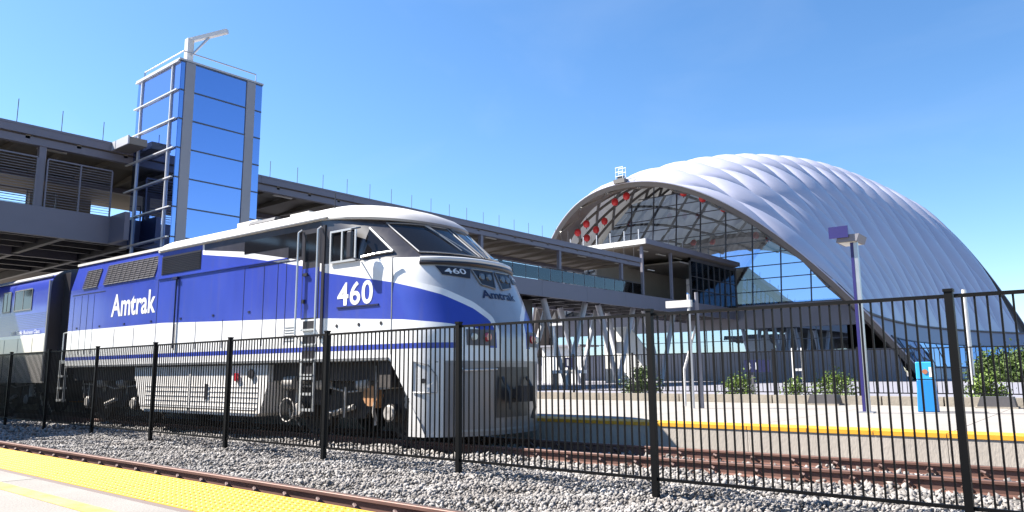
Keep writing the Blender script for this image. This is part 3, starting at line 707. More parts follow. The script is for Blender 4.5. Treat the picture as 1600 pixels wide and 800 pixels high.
# pilot: the nose carried down to the rail with its swept rear edge
pil = loft([[(z, float(np.interp(z, [.16, .36, .95, 1.49], [-1.40, -1.52, -1.93, -2.33]))) for z in zl(.16, 1.49, 14)]], 'pilot', M['livery'], loco, False)
def fpatch(name, corners, mt, parent, off=.012, ny=8, nz=4, thick=0., smooth=True):
    (y0, z0), (y1, z1), (y2, z2), (y3, z3) = corners          # bottom-left, bottom-right, top-right, top-left
    rows = []
    for j in range(nz+1):
        t = j/nz; row = []
        for i in range(ny+1):
            s_ = i/ny; y = (y0+(y1-y0)*s_)*(1-t)+(y3+(y2-y3)*s_)*t; z = (z0+(z1-z0)*s_)*(1-t)+(z3+(z2-z3)*s_)*t
            row.append(front(y, z, off))
        rows.append(row)
    return part(name, MB().grid(rows), mt, parent, smooth)
def fline(pts, n=6):
    out = []
    for (a, b) in zip(pts[:-1], pts[1:]):
        for k in range(n): out.append((a[0]+(b[0]-a[0])*k/n, a[1]+(b[1]-a[1])*k/n))
    return out+[pts[-1]]
# cab and hood roof with the visor over the windscreen
rows = []
for z, w, xf, D in ((4.34, 1.50, -2.55, 2.0), (4.355, 1.605, -2.36, 2.05), (4.40, 1.615, -2.33, 2.05), (4.48, 1.57, -2.42, 2.0), (4.58, 1.45, -2.62, 1.85), (4.69, 1.24, -3.0, 1.6), (4.77, .98, -3.4, 1.35), (4.82, .62, -4.0, .9), (4.845, .25, -4.6, .5), (4.85, .02, -4.9, .1)):
    rows.append([(x, y, q-.075*max(0., x+4.4)**1.2) for x, y, q in ring(z, -11.0, w, 12, 24, xf, D)[0]])
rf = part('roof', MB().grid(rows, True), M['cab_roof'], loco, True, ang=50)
part('roof_opening', MB().tube([(-7.7, -1.06, 4.735), (-6.7, -1.06, 4.735)], .10, 8), M['blackpaint'], rf)
part('exhaust_hatch', MB().box(-8.6, -7.75, -.9, .9, 4.8, 4.93), M['roofwhite'], rf); part('exhaust_hatch', MB().box(-6.6, -5.9, -.8, .8, 4.8, 4.90), M['roofwhite'], rf)
part('antenna', MB().tube([(-4.3, -1.35, 4.5), (-4.3, -1.35, 4.95)], .012, 5), M['blackpaint'], rf)
part('gutter', MB().box(-10.9, -4.2, -1.64, -1.60, 4.37, 4.40), M['gasket'], rf)
# rear hood roof with sloping cooling grilles
rr = part('rear_roof', MB().prism([(-1.575, 3.651), (1.575, 3.651), (1.575, 3.75), (1.40, 4.48), (1.30, 4.545), (-1.30, 4.545), (-1.40, 4.48), (-1.575, 3.75)], 'x', REAR, -11.06), M['blue'], loco)
part('roof_edge', MB().box(REAR-.02, -11.05, -1.44, -1.28, 4.49, 4.56).box(REAR-.02, -11.05, 1.28, 1.44, 4.49, 4.56), M['roofwhite'], rr)
def slope(f, off): # point on the near sloping face, f 0..1 upwards
    return -1.575-off+(.175)*f, 3.75+.73*f+off*.2
for (a, b, lo, hi, nm) in ((-14.05, -11.2, .02, .78, 'radiator_grille'), (-15.35, -14.45, .0, .72, 'small_grille')):
    (y0, z0), (y1, z1) = slope(lo, .012), slope(hi, .012)
    g = part(nm, MB().quad((a, y0, z0), (b, y0, z0), (b, y1, z1), (a, y1, z1)), M['grille'], rr)
    n = 9
    for k in range(n+1):
        y, z = slope(lo+(hi-lo)*k/n, .02); part('slat', MB().bar((a, y, z), (b, y, z), .02, .014), M['gasket'] if k in (0, n) else M['grille'], g)
    nb = int((b-a)/.28)
    for k in range(nb+1):
        x = a+(b-a)*k/nb; (ya, za), (yb, zb) = slope(lo, .028), slope(hi, .028); part('grille_bar', MB().bar((x, ya, za), (x, yb, zb), .012, .012), M['grille'], g)
ft = MB()
for k in range(3): ft.tube([(-15.2+1.5*k, 0, 4.545), (-15.2+1.5*k, 0, 4.68)], .62, 20)
part('cooling_fan', ft, M['grille'], rr, True)
# near side openings, seams, doors
def sbox(name, x0, x1, z0, z1, mt, parent=None, d0=.0, d1=.012, far=False):
    parent = parent or loco
    s_ = 1 if far else -1
    ya, yb = sorted((s_*(W+d0), s_*(W+d1))); return part(name, MB().box(x0, x1, ya, yb, z0, z1), mt, parent)
ai = sbox('air_intake', -10.83, -8.97, 3.77, 4.24, M['blackpaint'], d1=.008)
for k in range(10): sbox('intake_slat', -10.8, -9.0, 3.80+.043*k, 3.812+.043*k, M['blackpaint'], ai, .008, .022)
sbox('dark_window', -7.15, -5.5, 3.93, 4.22, M['winglass'], d1=.006); sbox('dark_window', -5.5, -5.06, 3.68, 4.22, M['winglass'], d1=.006)
for x in (-15.85, -15.35, -14.95, -14.55, -13.2, -12.1, -10.95, -10.0, -9.05, -7.9, -7.1, -6.35, -5.85, -5.55):
    z1 = 3.55 if x < -14 else (2.5 if x in (-13.2, -12.1, -10.0, -9.05, -7.9) else 3.62 if x > -7.5 else 3.7)
    sbox('panel_seam', x-.008, x+.008, 1.86, z1, M['blackpaint'] if x in (-10.0,) else M['navy'], None, .0, .004)
sbox('door_line', -6.95, -5.1, 3.60, 3.625, M['navy'], None, 0, .006)
sbox('panel_seam', -16.0, -13.9, 3.58, 3.60, M['navy'], None, 0, .006)
sbox('drip_rail', -10.95, -5.5, 3.665, 3.69, M['blue'], None, .0, .03)
sbox('panel_seam', -2.315, -2.295, 1.6, 3.38, M['gasket'], None, -.02, .006)
part('down_pipe', MB().tube([(-9.99, -1.62, 3.62), (-9.99, -1.62, 1.9)], .022, 6).box(-10.15, -9.93, -1.65, -1.60, 3.60, 3.66), M['navy'], loco, True)
# cab door with grab rails, steps
dr = sbox('cab_door', -5.0, -4.44, 2.36, 4.22, M['blackpaint'], d1=.004)
sbox('door_panel', -4.97, -4.47, 2.38, 3.40, M['blue'], dr, .004, .010); sbox('door_glass', -4.93, -4.52, 3.55, 4.12, M['winglass'], dr, .004, .014)
part('handle', MB().box(-4.93, -4.78, -1.64, -1.60, 3.24, 3.30).box(-4.93, -4.86, -1.64, -1.60, 2.68, 2.76), M['blackpaint'], dr)
for x in (-5.04, -4.40):
    part('grab_rail', MB().tube([(x, -1.60, 4.22), (x, -1.68, 4.16), (x, -1.68, 2.05), (x, -1.60, 1.98)], .022, 7), M['alu'], loco, True)
part('door_post', MB().box(-4.36, -4.28, -1.60, -1.575, 1.95, 4.25), M['blackpaint'], loco)
for k in range(4): sbox('step_pocket', -4.92, -4.5, 2.16-.30*k, 2.32-.30*k, M['blackpaint'], None, -.0, .005)
for k in range(4): sbox('step_plate', -4.93, -4.49, 2.12-.30*k, 2.155-.30*k, M['alu'], None, .0, .05)
ld = part('step_ladder', MB().box(-4.92, -4.87, -1.62, -1.57, .52, 1.48).box(-4.52, -4.47, -1.62, -1.57, .52, 1.48), M['alu'], loco)
for z in (.55, .86, 1.17): part('rung', MB().box(-4.87, -4.52, -1.64, -1.55, z-.025, z+.025), M['alu'], ld)
# cab side window, quarter light, mirror
sw = part('cab_window', MB().box(-4.06, -3.34, -1.60, -1.578, 3.46, 4.05), M['winglass'], loco)
wf = MB()
for a in ((-4.09, -3.30, 4.04, 4.08), (-4.09, -3.30, 3.42, 3.46), (-4.09, -4.05, 3.46, 4.04), (-3.34, -3.30, 3.46, 4.04), (-3.74, -3.70, 3.46, 4.04)): wf.box(a[0], a[1], -1.625, -1.60, a[2], a[3])
part('window_frame', wf, M['alu'], sw)
qa, qb, qc = (-3.16, 4.06), (-2.48, 3.53), (-3.16, 3.47)
def sid(x, z, o): # near side surface point following the nose rounding
    xf, D = xfD(z); xc = xf-D
    if x <= xc: return Vector((x, -W-o, z))
    t = min(1, (x-xc)/D); y = W*(1-t**Q)**(1/Q); return front(-y, z, o)
qg = part('quarter_light', MB().poly([sid(x, z, .012) for x, z in (qc, (-2.83, 3.5), qb, (-2.82, 3.84), qa, (-3.16, 3.8))]), M['winglass'], loco)
for a, b in ((qa, qb), (qb, qc)): part('window_frame', MB().tube([sid(a[0]+(b[0]-a[0])*t, a[1]+(b[1]-a[1])*t, .02) for t in np.linspace(0, 1, 7)], .024, 6), M['alu'], qg, True)
mr_ = part('mirror', MB().box(-3.30, -3.16, -1.86, -1.78, 3.42, 3.96), M['blackpaint'], loco); bevel(mr_, .03, 3)
part('mirror_arm', MB().tube([(-3.23, -1.80, 4.0), (-3.2, -1.6, 4.06)], .018, 6).tube([(-3.23, -1.80, 3.45), (-3.2, -1.6, 3.42)], .018, 6), M['gasket'], mr_, True)
# windscreen panes, gaskets, wipers
for sg in (-1, 1):
    cs = [(sg*.06, 3.46), (sg*1.15, 3.50), (sg*1.17, 4.16), (sg*.06, 4.14)]
    if sg < 0: cs = [cs[1], cs[0], cs[3], cs[2]]
    ws = fpatch('windscreen', cs, M['winglass'], loco, .014, 10, 6)
    part('gasket', MB().tube([front(y, z, .018) for y, z in fline(cs+[cs[0]])], .016, 6, False), M['gasket'], ws, True)
    part('wiper', MB().tube([front(y, z, .045) for y, z in fline([(sg*.22, 3.45), (sg*.62, 4.1)])], .012, 5).tube([front(y, z, .04) for y, z in fline([(sg*.42, 3.55), (sg*.56, 4.12)])], .010, 5), M['gasket'], ws, True)
    # brow, number board, headlamp cluster
    nbp = [(sg*.64, 2.985), (sg*1.10, 3.04), (sg*1.14, 3.21), (sg*.58, 3.17)]; hp = [(sg*.10, 2.82), (sg*.44, 2.88), (sg*.56, 3.17), (sg*.03, 3.16)]
    if sg < 0: nbp = [nbp[1], nbp[0], nbp[3], nbp[2]]; hp = [hp[1], hp[0], hp[3], hp[2]]
    nb = fpatch('number_board', nbp, M['blackpaint'], loco, .016)
    hl = fpatch('headlight', hp, M['blackpaint'], loco, .016)
    part('lamp_frame', MB().tube([front(y, z, .02) for y, z in fline(hp+[hp[0]])], .014, 6, False), M['gasket'], hl, True)
    for yy in (.20, .38):
        c_ = front(sg*yy, 3.03, .02); part('lamp', MB().tube([c_, c_+Vector((.03, 0, .005))], [.075, .06], 14), M['dim_lens'], hl, True)
    # marker and ditch lamps in the lower nose
    dp = [(sg*.50, 1.74), (sg*1.04, 1.74), (sg*1.04, 2.02), (sg*.50, 2.02)]
    if sg < 0: dp = [dp[1], dp[0], dp[3], dp[2]]
    dl = fpatch('ditch_light', dp, M['grille'], loco, .014)
    c_ = front(sg*.66, 1.89, .014); part('red_lamp', MB().tube([c_, c_+Vector((.05, 0, 0))], [.085, .07], 14), M['red_lens'], dl, True)
    c_ = front(sg*.92, 1.89, .014); part('clear_lamp', MB().tube([c_, c_+Vector((.05, 0, 0))], [.07, .055], 14), M['clear_lens'], dl, True)
bw = part('brow', MB().tube([front(y, 3.315-.035*abs(y/1.4)**2*0, .045) for y in np.linspace(-1.27, 1.27, 41)], .050, 8), M['white'], loco, True)
part('brow_underside', MB().tube([front(y, 3.262, .03) for y in np.linspace(-1.30, 1.30, 41)], .040, 6), M['blackpaint'], bw, True)
# coupler pocket and coupler, hoses, pilot seams
cp = fpatch('coupler_pocket', [(-.46, .46), (.46, .46), (.46, 1.36), (-.46, 1.36)], M['blackpaint'], loco, .008)
part('draft_box', MB().box(-1.4, -.70, -.22, .22, .72, 1.02), M['truck'], cp)
k_ = part('coupler', MB().box(-.75, -.50, -.10, .10, .80, .96).prism([(-.52, -.14), (-.36, -.15), (-.30, -.04), (-.42, -.02), (-.42, .05), (-.32, .13), (-.42, .18), (-.53, .14)], 'z', .74, 1.02), M['truck'], loco)
part('air_hose', MB().tube([(-.68, .36, 1.18), (-.55, .38, .95), (-.52, .40, .62), (-.56, .36, .42)], .03, 7).tube([(-.68, -.36, 1.18), (-.52, -.35, .9), (-.5, -.34, .6)], .03, 7), M['blackpaint'], loco, True)
part('uncoupling_lever', MB().tube([front(-1.12, 1.34, .05), front(-1.12, 1.30, .06), front(-.5, 1.32, .07)], .016, 6), M['alu'], loco, True)
fpatch('pilot_step', [(-1.2, .24), (1.2, .24), (1.2, .28), (-1.2, .28)], M['gasket'], loco, .02)
fpatch('pilot_seam', [(-1.45, 1.44), (1.45, 1.44), (1.45, 1.46), (-1.45, 1.46)], M['gasket'], loco, .004, 20, 1)
sd2 = part('side_hatch', MB().poly([sid(x, z, .008) for x, z in ((-1.72, .92), (-1.45, .92), (-1.28, .92), (-1.28, 1.20), (-1.42, 1.40), (-1.72, 1.46))]), M['white'], loco)
for pts in (((-1.72, .92), (-1.28, .92)), ((-1.72, .92), (-1.72, 1.46)), ((-1.28, .92), (-1.28, 1.2)), ((-1.28, 1.2), (-1.42, 1.40)), ((-1.42, 1.40), (-1.72, 1.46))):
    part('hatch_seam', MB().tube([sid(pts[0][0]+(pts[1][0]-pts[0][0])*t, pts[0][1]+(pts[1][1]-pts[0][1])*t, .012) for t in (0, .33, .66, 1)], .008, 5), M['gasket'], sd2, True)
part('jack_hole', MB().tube([sid(-1.5, 1.12, .012), sid(-1.5, 1.12, .018)], .045, 10), M['blackpaint'], sd2, True)
for x in (-3.85, -3.2, -2.58): part('lifting_hole', MB().tube([(x, -1.577, 2.18), (x, -1.588, 2.18)], .035, 10), M['blackpaint'], loco, True)
for k in range(6): sbox('vent_slat', -5.52, -5.22, 1.93+.055*k, 1.945+.055*k, M['gasket'], None, 0, .008)
for k in range(7): sbox('roof_latch', -15.6+1.45*k, -15.52+1.45*k, 2.60, 2.64, M['navy'], None, 0, .012)
sbox('sill_vent', -3.85, -2.65, 2.52, 2.545, M['navy'], None, 0, .02)
# lettering
def text_mesh(txt, w, h, bold=.0, shear=0., spacing=1.):
    cu = bpy.data.curves.new('txt', 'FONT'); cu.body = txt; cu.size = 1; cu.offset = bold; cu.shear = shear; cu.space_character = spacing; cu.resolution_u = 4
    o = bpy.data.objects.new('txt', cu); COL.objects.link(o); dg = bpy.context.evaluated_depsgraph_get(); dg.update()
    me = bpy.data.meshes.new_from_object(o.evaluated_get(dg)); bpy.data.objects.remove(o)
    n = len(me.vertices); co = np.empty(n*3); me.vertices.foreach_get('co', co); co = co.reshape(-1, 3)
    mn, mx = co.min(0), co.max(0); co = (co-mn)/(mx-mn+1e-9)*[w, h, 0]
    return me, co
def side_text(txt, x0, w, z0, h, mt, parent, y, bold=.02, name='lettering', spacing=1.):
    me, co = text_mesh(txt, w, h, bold, 0, spacing); v = np.stack([co[:, 0]+x0, np.full(len(co), y), co[:, 1]+z0], 1)
    me.vertices.foreach_set('co', v.ravel()); me.materials.clear(); me.materials.append(mt); me.update(); return link(name, me, parent)
def nose_text(txt, y0, w, z0, h, mt, parent, off, bold=.015):
    me, co = text_mesh(txt, w, h, bold); v = [front(y0+a, z0+b, off) for a, b, _ in co]
    me.vertices.foreach_set('co', np.array([tuple(p) for p in v]).ravel()); me.materials.clear(); me.materials.append(mt); me.update(); return link('lettering', me, parent)
side_text('Amtrak', -13.45, 2.42, 2.83, .62, M['print_white'], loco, -1.5865, .022, 'lettering', 1.02)
side_text('460', -3.85, 1.03, 2.56, .46, M['print_white'], loco, -1.5865, .018, 'lettering', 1.05)
nose_text('Amtrak', -.50, .98, 2.62, .16, M['navy'], loco, .012, .02)
nose_text('460', -1.05, .36, 3.055, .105, M['print_white'], loco, .022, .01); nose_text('460', .66, .36, 3.055, .105, M['print_white'], loco, .022, .01)
# underframe, tank, trucks
part('underframe', MB().box(REAR+.1, -2.4, -1.36, 1.36, 1.12, 1.485), M['truck'], loco)
sbox('sill_rail', REAR+.05, -2.35, 1.50, 1.545, M['gasket'], None, 0, .025)  # grey rail standing proud along the body sill
tk = part('fuel_tank', MB().prism([(-12.05, 1.46), (-12.05, 1.25), (-11.62, .42), (-11.4, .36), (-6.6, .36), (-6.42, .44), (-6.15, 1.1), (-6.15, 1.46)], 'y', -1.50, 1.50), M['tank'], loco)
for z in (.55, .66, .77, .88, .99): part('tank_rib', MB().box(-11.4, -6.5, -1.512, -1.498, z-.008, z+.008), M['tank'], tk)
for x in (-11.0, -9.3, -7.7): part('tank_strap', MB().box(x-.03, x+.03, -1.518, -1.497, .38, 1.42), M['tank'], tk)
part('tank_pipe', MB().tube([(-11.5, -1.56, .50), (-6.5, -1.56, .50)], .03, 6), M['gasket'], tk, True)
part('filler_cap', MB().tube([(-7.3, -1.50, 1.2), (-7.3, -1.56, 1.2)], .09, 12), M['red_lens'], tk, True); part('sight_gauge', MB().box(-8.6, -8.5, -1.53, -1.49, .7, 1.05), M['blackpaint'], tk)
part('fuel_gauge', MB().tube([(-6.75, -1.50, 1.27), (-6.75, -1.55, 1.27)], .10, 12), M['blackpaint'], tk, True)
def wheel_mesh():
    mb = MB(); prof = [(.0, .08), (.16, .08), (.18, .04), (.40, .02), (.44, .065), (.505, .07), (.515, -.06), (.55, -.065), (.55, -.09), (.44, -.07), (.40, -.03), (0, -.03)]
    n = 28; rows = [[(r_*math.cos(2*math.pi*k/n), -o_, r_*math.sin(2*math.pi*k/n)) for k in range(n)] for r_, o_ in prof]; mb.grid(rows, True); return mb.mesh('wheel', M['truck'], True, 40)
WM = wheel_mesh()
def truck(parent, xc, half=1.36, detail=True):
    t = link('truck', None, parent, (xc, 0, 0))
    for sx in (-1, 1):
        for sy in (-1, 1):
            o = link('wheel', WM, t, (sx*half, sy*.755, .515)); o.rotation_euler = (0, 0, 0 if sy < 0 else math.pi)
        part('axle', MB().tube([(sx*half, -.8, .515), (sx*half, .8, .515)], .09, 10), M['truck'], t, True)
    for sy in (-1, 1):
        fr = [(-half-.62, .62), (-half-.62, .86), (-half-.3, .98), (-.75, .98), (-.45, .78), (.45, .78), (.75, .98), (half+.3, .98), (half+.62, .86), (half+.62, .62), (half+.28, .58), (half+.26, .40), (half-.26, .40), (half-.30, .66), (.7, .60), (.5, .40), (-.5, .40), (-.7, .60), (-half+.30, .66), (-half+.26, .40), (-half-.26, .40), (-half-.28, .58)]
        part('side_frame', MB().prism(fr[::-1], 'y', sy*1.10-.07, sy*1.10+.07), M['truck'], t)
        for sx in (-1, 1):
            part('journal_box', MB().tube([(sx*half, sy*1.05, .53), (sx*half, sy*1.32, .53)], .17, 14), M['truck'], t, True)
            part('journal_cap', MB().tube([(sx*half, sy*1.32, .53), (sx*half, sy*1.36, .53)], [.15, .12], 14), M['truck_lite'], t, True)
            for dx in (-.30, .30):
                part('spring', MB().tube([(sx*half+dx, sy*1.12, z) for z in np.linspace(.62, 1.06, 9)], [.085 if k % 2 else .068 for k in range(9)], 9), M['truck_lite'] if dx*sx > 0 else M['truck'], t, True)
            part('brake_cylinder', MB().tube([(sx*.62-.18, sy*1.26, 1.05), (sx*.62+.18, sy*1.26, 1.08)], .12, 12), M['truck_lite'], t, True)
            part('brake_hanger', MB().bar((sx*.62, sy*1.2, 1.0), (sx*.72, sy*1.05, .35), .06, .04).bar((sx*(half+.62), sy*1.2, .95), (sx*(half+.60), sy*1.05, .32), .06, .04), M['truck_lite'], t)
            part('sand_pipe', MB().tube([(sx*(half+.72), sy*1.2, 1.2), (sx*(half+.75), sy*1.0, .5), (sx*(half+.62), sy*.78, .12)], .022, 6), M['truck_lite'], t, True)
        part('damper', MB().tube([(-.30, sy*1.28, .48), (.34, sy*1.30, .62)], .055, 8), M['truck_lite'], t, True)
        part('brake_pipe', MB().tube([(-half-.5, sy*1.22, 1.02), (-.6, sy*1.22, 1.0), (.1, sy*1.25, .90), (half+.5, sy*1.22, 1.03)], .02, 6), M['truck_lite'], t, True)
    part('bolster', MB().box(-.42, .42, -1.2, 1.2, .55, 1.1), M['truck'], t)
    return t
truck(loco, -3.95); truck(loco, -13.75)
part('gear_housing', MB().tube([(-3.12, -1.12, .84), (-3.12, -1.33, .84)], [.24, .20], 16), M['rustcover'], loco, True)
part('steam_pipe', MB().tube([(-2.92, -1.38, 1.40), (-2.90, -1.38, .95), (-2.98, -1.36, .55), (-2.94, -1.34, .30)], .026, 7), M['truck_lite'], loco, True)
part('steam_pipe', MB().tube([(-3.80, -1.36, 1.0), (-3.82, -1.36, .42)], .022, 7), M['truck_lite'], loco, True)
part('brake_beam', MB().tube([(-4.45, -1.36, .52), (-4.2, -1.36, .50), (-3.9, -1.36, .56)], .035, 7), M['truck_lite'], loco, True)
part('filter_drum', MB().tube([(-5.72, -1.34, 1.08), (-5.36, -1.34, 1.08)], .135, 14), M['truck_lite'], loco, True)
part('cable_loop', MB().tube([(-5.63+.24*math.cos(a), -1.38, .52+.24*math.sin(a)) for a in np.linspace(0, 6.2, 20)], .014, 6), M['truck_lite'], loco, True)
part('air_reservoir', MB().tube([(-6.1, -1.15, 1.22), (-5.2, -1.15, 1.22)], .19, 14), M['truck_lite'], loco, True)
part('sand_box', MB().box(-2.7, -2.35, -1.5, -.8, 1.0, 1.48), M['truck'], loco)
rh = part('rear_handrail', MB().tube([(-16.28, -1.5, 1.75), (-16.22, -1.5, 2.75), (-16.05, -1.56, 2.82)], .022, 7).tube([(-16.72, -1.45, 1.72), (-16.72, -1.45, 2.52), (-16.25, -1.45, 2.55)], .02, 7), M['alu'], loco, True)
rs = part('rear_step', MB().box(-16.72, -16.67, -1.52, -1.46, .5, 1.7).box(-16.33, -16.28, -1.52, -1.46, .5, 1.7), M['alu'], loco)
for z in (.55, .9, 1.25): part('rung', MB().box(-16.68, -16.3, -1.55, -1.4, z-.03, z+.03), M['alu'], rs)
part('rear_deck', MB().box(-16.75, REAR+.02, -1.5, 1.5, 1.62, 1.72), M['alu'], loco)
part('rear_end', MB().box(REAR-.01, REAR, -1.5, 1.5, 1.75, 3.64), M['grille'], loco)

# ================================================================== PASSENGER COACH
coach = thing('passenger_coach', 'blue and silver passenger coach coupled behind the locomotive', 'coach', farp(-17.7, 0), FA)
CL = 26
prof = [(1.55, 1.05), (1.57, 1.5), (1.57, 3.9), (1.55, 4.15), (1.46, 4.36), (1.25, 4.52), (.8, 4.64), (0, 4.68)]
prof = prof+[(-y, z) for y, z in prof[-2::-1]]
cb = MB().grid([[(x, y, z) for y, z in prof] for x in np.linspace(-CL, 0, 14)])
cb.poly([(0, y, z) for y, z in prof]); cb.poly([(-CL, y, z) for y, z in prof[::-1]])
def coach_mat():
    m_ = mat('coach_paint', (.030, .056, .39), .32, coat=.4); nt = m_.node_tree; N = nt.nodes; L = nt.links; b = N['Principled BSDF']
    tc = N.new('ShaderNodeTexCoord'); sp = N.new('ShaderNodeSeparateXYZ'); L.new(tc.outputs['Object'], sp.inputs[0])
    r_ = N.new('ShaderNodeValToRGB'); r_.color_ramp.interpolation = 'CONSTANT'; e = r_.color_ramp.elements
    mr = N.new('ShaderNodeMapRange'); mr.inputs['From Max'].default_value = 5.; L.new(sp.outputs[2], mr.inputs[0]); L.new(mr.outputs[0], r_.inputs[0])
    e[0].position = 0; e[0].color = (.42, .39, .36, 1); e[1].position = 1.98/5; e[1].color = (.60, .56, .48, 1)
    for p, c in ((2.46, (.80, .78, .74)), (2.54, (.024, .045, .31)), (4.40, (.36, .36, .38))): x = e.new(p/5); x.color = (*c, 1)
    L.new(r_.outputs[0], b.inputs['Base Color']); return m_
part('body', cb, coach_mat(), coach, True, ang=30)
def cwin(x0, x1, z0=3.40, z1=4.02):
    w_ = part('window', MB().box(x0, x1, -1.58, -1.565, z0, z1), M['winglass'], coach)
    part('window_frame', MB().box(x0-.03, x1+.03, -1.59, -1.578, z0-.04, z0).box(x0-.03, x1+.03, -1.59, -1.578, z1, z1+.04).box(x0-.03, x0, -1.59, -1.578, z0, z1).box(x1, x1+.03, -1.59, -1.578, z0, z1).box((x0+x1)/2-.015, (x0+x1)/2+.015, -1.588, -1.578, z0, z1), M['gasket'], w_)
cwin(-2.75, -1.35); cwin(-3.75, -3.12)
for k in range(9): cwin(-6.0-2.1*k, -4.55-2.1*k)
for k in range(9): part('corrugation', MB().box(-CL+.2, -.12, -1.578, -1.568, 2.78+.055*k, 2.792+.055*k), M['blue'], coach)
for x in np.arange(-CL+.6, -.3, 1.16): part('panel_seam', MB().box(x-.008, x+.008, -1.576, -1.571, 1.1, 2.44), M['gasket'], coach)
part('belt_moulding', MB().box(-CL, -.05, -1.582, -1.57, 1.94, 1.98), M['blackpaint'], coach)
part('gutter', MB().box(-CL, 0, -1.53, -1.48, 4.33, 4.36), M['gasket'], coach)
part('end_wall', MB().prism([(y*.985, z) for y, z in prof], 'x', .001, .03), M['blackpaint'], coach)
part('end_diaphragm', MB().box(0.002, .95, -.75, .75, 1.2, 4.1).box(.002, .5, -1.2, 1.2, 1.3, 4.45), M['blackpaint'], coach)
part('corner_post', MB().box(-.06, .012, -1.595, -1.50, 1.1, 4.2), M['gasket'], coach)
side_text('6801 Pacific Business Class', -2.85, 2.4, 2.585, .12, M['print_white'], coach, -1.60, .012, 'lettering')
part('underfloor_box', MB().box(-CL+5.5, -5.2, -1.35, 1.35, .55, 1.06), M['truck'], coach)
part('end_sill', MB().box(-1.2, -.02, -1.3, 1.3, .75, 1.06), M['truck'], coach); part('gladhand_plate', MB().box(-1.35, -1.1, -1.42, -1.36, .62, 1.0), M['truck_lite'], coach)
truck(coach, -3.1, 1.3); truck(coach, -CL+3.1, 1.3)

# ================================================================== NEAR FENCE
FY, FTOP = 7.5, 2.02
fence = thing('picket_fence', 'black metal picket fence standing in the ballast between the tracks', 'fence', (0, FY, 0))
PS = 2.97; posts = [-1.3+PS*k for k in range(-16, 3)]
pm = MB().box(-.033, .033, -.033, .033, -.1, FTOP+.02).box(-.04, .04, -.04, .04, FTOP+.02, FTOP+.045)
pm = pm.mesh('post', M['black'])
bm_ = MB().box(.034, PS-.034, -.016, .016, FTOP-.035, FTOP-.003).mesh('top_rail', M['black'])
bb = MB().box(.034, PS-.034, -.016, .016, .20, .232).mesh('bottom_rail', M['black'])
NPK = 32; pk = MB().box(-.008, .008, -.008, .008, .235, FTOP-.036).mesh('picket', M['black'])
far_p = MB(); cnt = 0
foot = MB().tube([(0, 0, -.06), (0, 0, .012)], [.16, .13], 10).mesh('footing', M['tie'])
for i, x in reversed(list(enumerate(posts))):
    po = link('post', pm, fence, (x, 0, 0)); po.rotation_euler = (rnd.uniform(-.006, .006), rnd.uniform(-.006, .006), 0)
    link('footing', foot, fence, (x+.02, 0, 0))
    link('top_rail', bm_, fence, (x, 0, 0)); link('bottom_rail', bb, fence, (x, 0, 0))
    for k in range(1, NPK):
        xx = x+PS*k/NPK
        if cnt < 300: link('picket', pk, fence, (xx, 0, 0)); cnt += 1
        else: far_p.box(xx-.008, xx+.008, -.008, .008, .235, FTOP-.036)
stuff(part('distant_pickets', far_p, M['black'], fence))

# ================================================================== FAR FENCE on the platform kerb
ff = thing('platform_fence', 'low black picket fence on the far platform kerb', 'fence', farp(0, 11.85, FZ+.24), FA)
pm2 = MB().box(-.03, .03, -.03, .03, 0, 1.36).mesh('post', M['far_black']); pk2 = MB().box(-.009, .009, -.009, .009, .1, 1.27).mesh('picket', M['far_black'])
for k in range(-12, 12):
    link('post', pm2, ff, (2.4*k, 0, 0)); part('top_rail', MB().box(2.4*k+.03, 2.4*k+2.37, -.015, .015, 1.27, 1.30), M['far_black'], ff); part('bottom_rail', MB().box(2.4*k+.03, 2.4*k+2.37, -.015, .015, .07, .10), M['far_black'], ff)
fp2 = MB()
for k in range(-240, 240):
    if k % 20 == 0: continue
    if -130 <= k < 150: link('picket', pk2, ff, (.12*k, 0, 0))
    else: fp2.box(.12*k-.009, .12*k+.009, -.009, .009, .1, 1.27)
stuff(part('distant_pickets', fp2, M['far_black'], ff))

# ================================================================== PLATFORM FURNITURE
PZF = OZ+FZ
t = thing('lamp_post', 'tall blue and silver lamp post with blue box head on far platform', 'lamp post', (-4.98, 18.2, PZF), R(2))
part('blue_post', MB().box(-.075, -.01, -.06, .06, .0, 3.85), M['signblue'], t); part('silver_post', MB().box(-.006, .075, -.055, .055, 0, 3.9), M['steel'], t)
part('base_plate', MB().box(-.16, .16, -.16, .16, 0, .03), M['steel'], t)
hd = part('lamp_head', MB().prism([(-.35, 3.86), (.10, 3.86), (.16, 4.02), (-.30, 4.02)], 'y', -.18, .55), M['graywall'], t)
part('blue_panel', MB().box(-.48, -.06, -.24, -.19, 3.95, 4.22), M['signblue'], hd); part('diffuser', MB().box(-.30, .05, -.12, .48, 3.845, 3.858), M['lamp_on'], hd)
t = thing('help_point', 'bright blue emergency help point box on far platform', 'call box', (-3.99, 19.4, PZF), R(2))
bevel(part('pedestal', MB().prism([(-.20, 0), (.20, 0), (.17, .72), (-.17, .72)], 'y', -.16, .16), M['boxblue'], t), .02)
hb = bevel(part('upper_box', MB().box(-.17, .17, -.17, .17, .722, 1.12), M['boxblue2'], t), .02)
part('call_disc', MB().tube([(.02, -.172, .90), (.02, -.185, .90)], .055, 16), M['orange'], hb); part('side_panel', MB().box(.10, .155, -.178, -.171, .78, 1.0), M['print_white'], hb)
t = thing('twin_post_light', 'silver twin post platform light with a short white arm', 'lamp post', (-9.08, 18.2, PZF), R(2))
part('post', MB().tube([(-.10, 0, 0), (-.12, 0, 2.95)], .04, 8), M['white'], t, True); part('post', MB().tube([(.10, .1, 0), (.06, .1, 3.0)], .05, 8), M['graywall'], t, True)
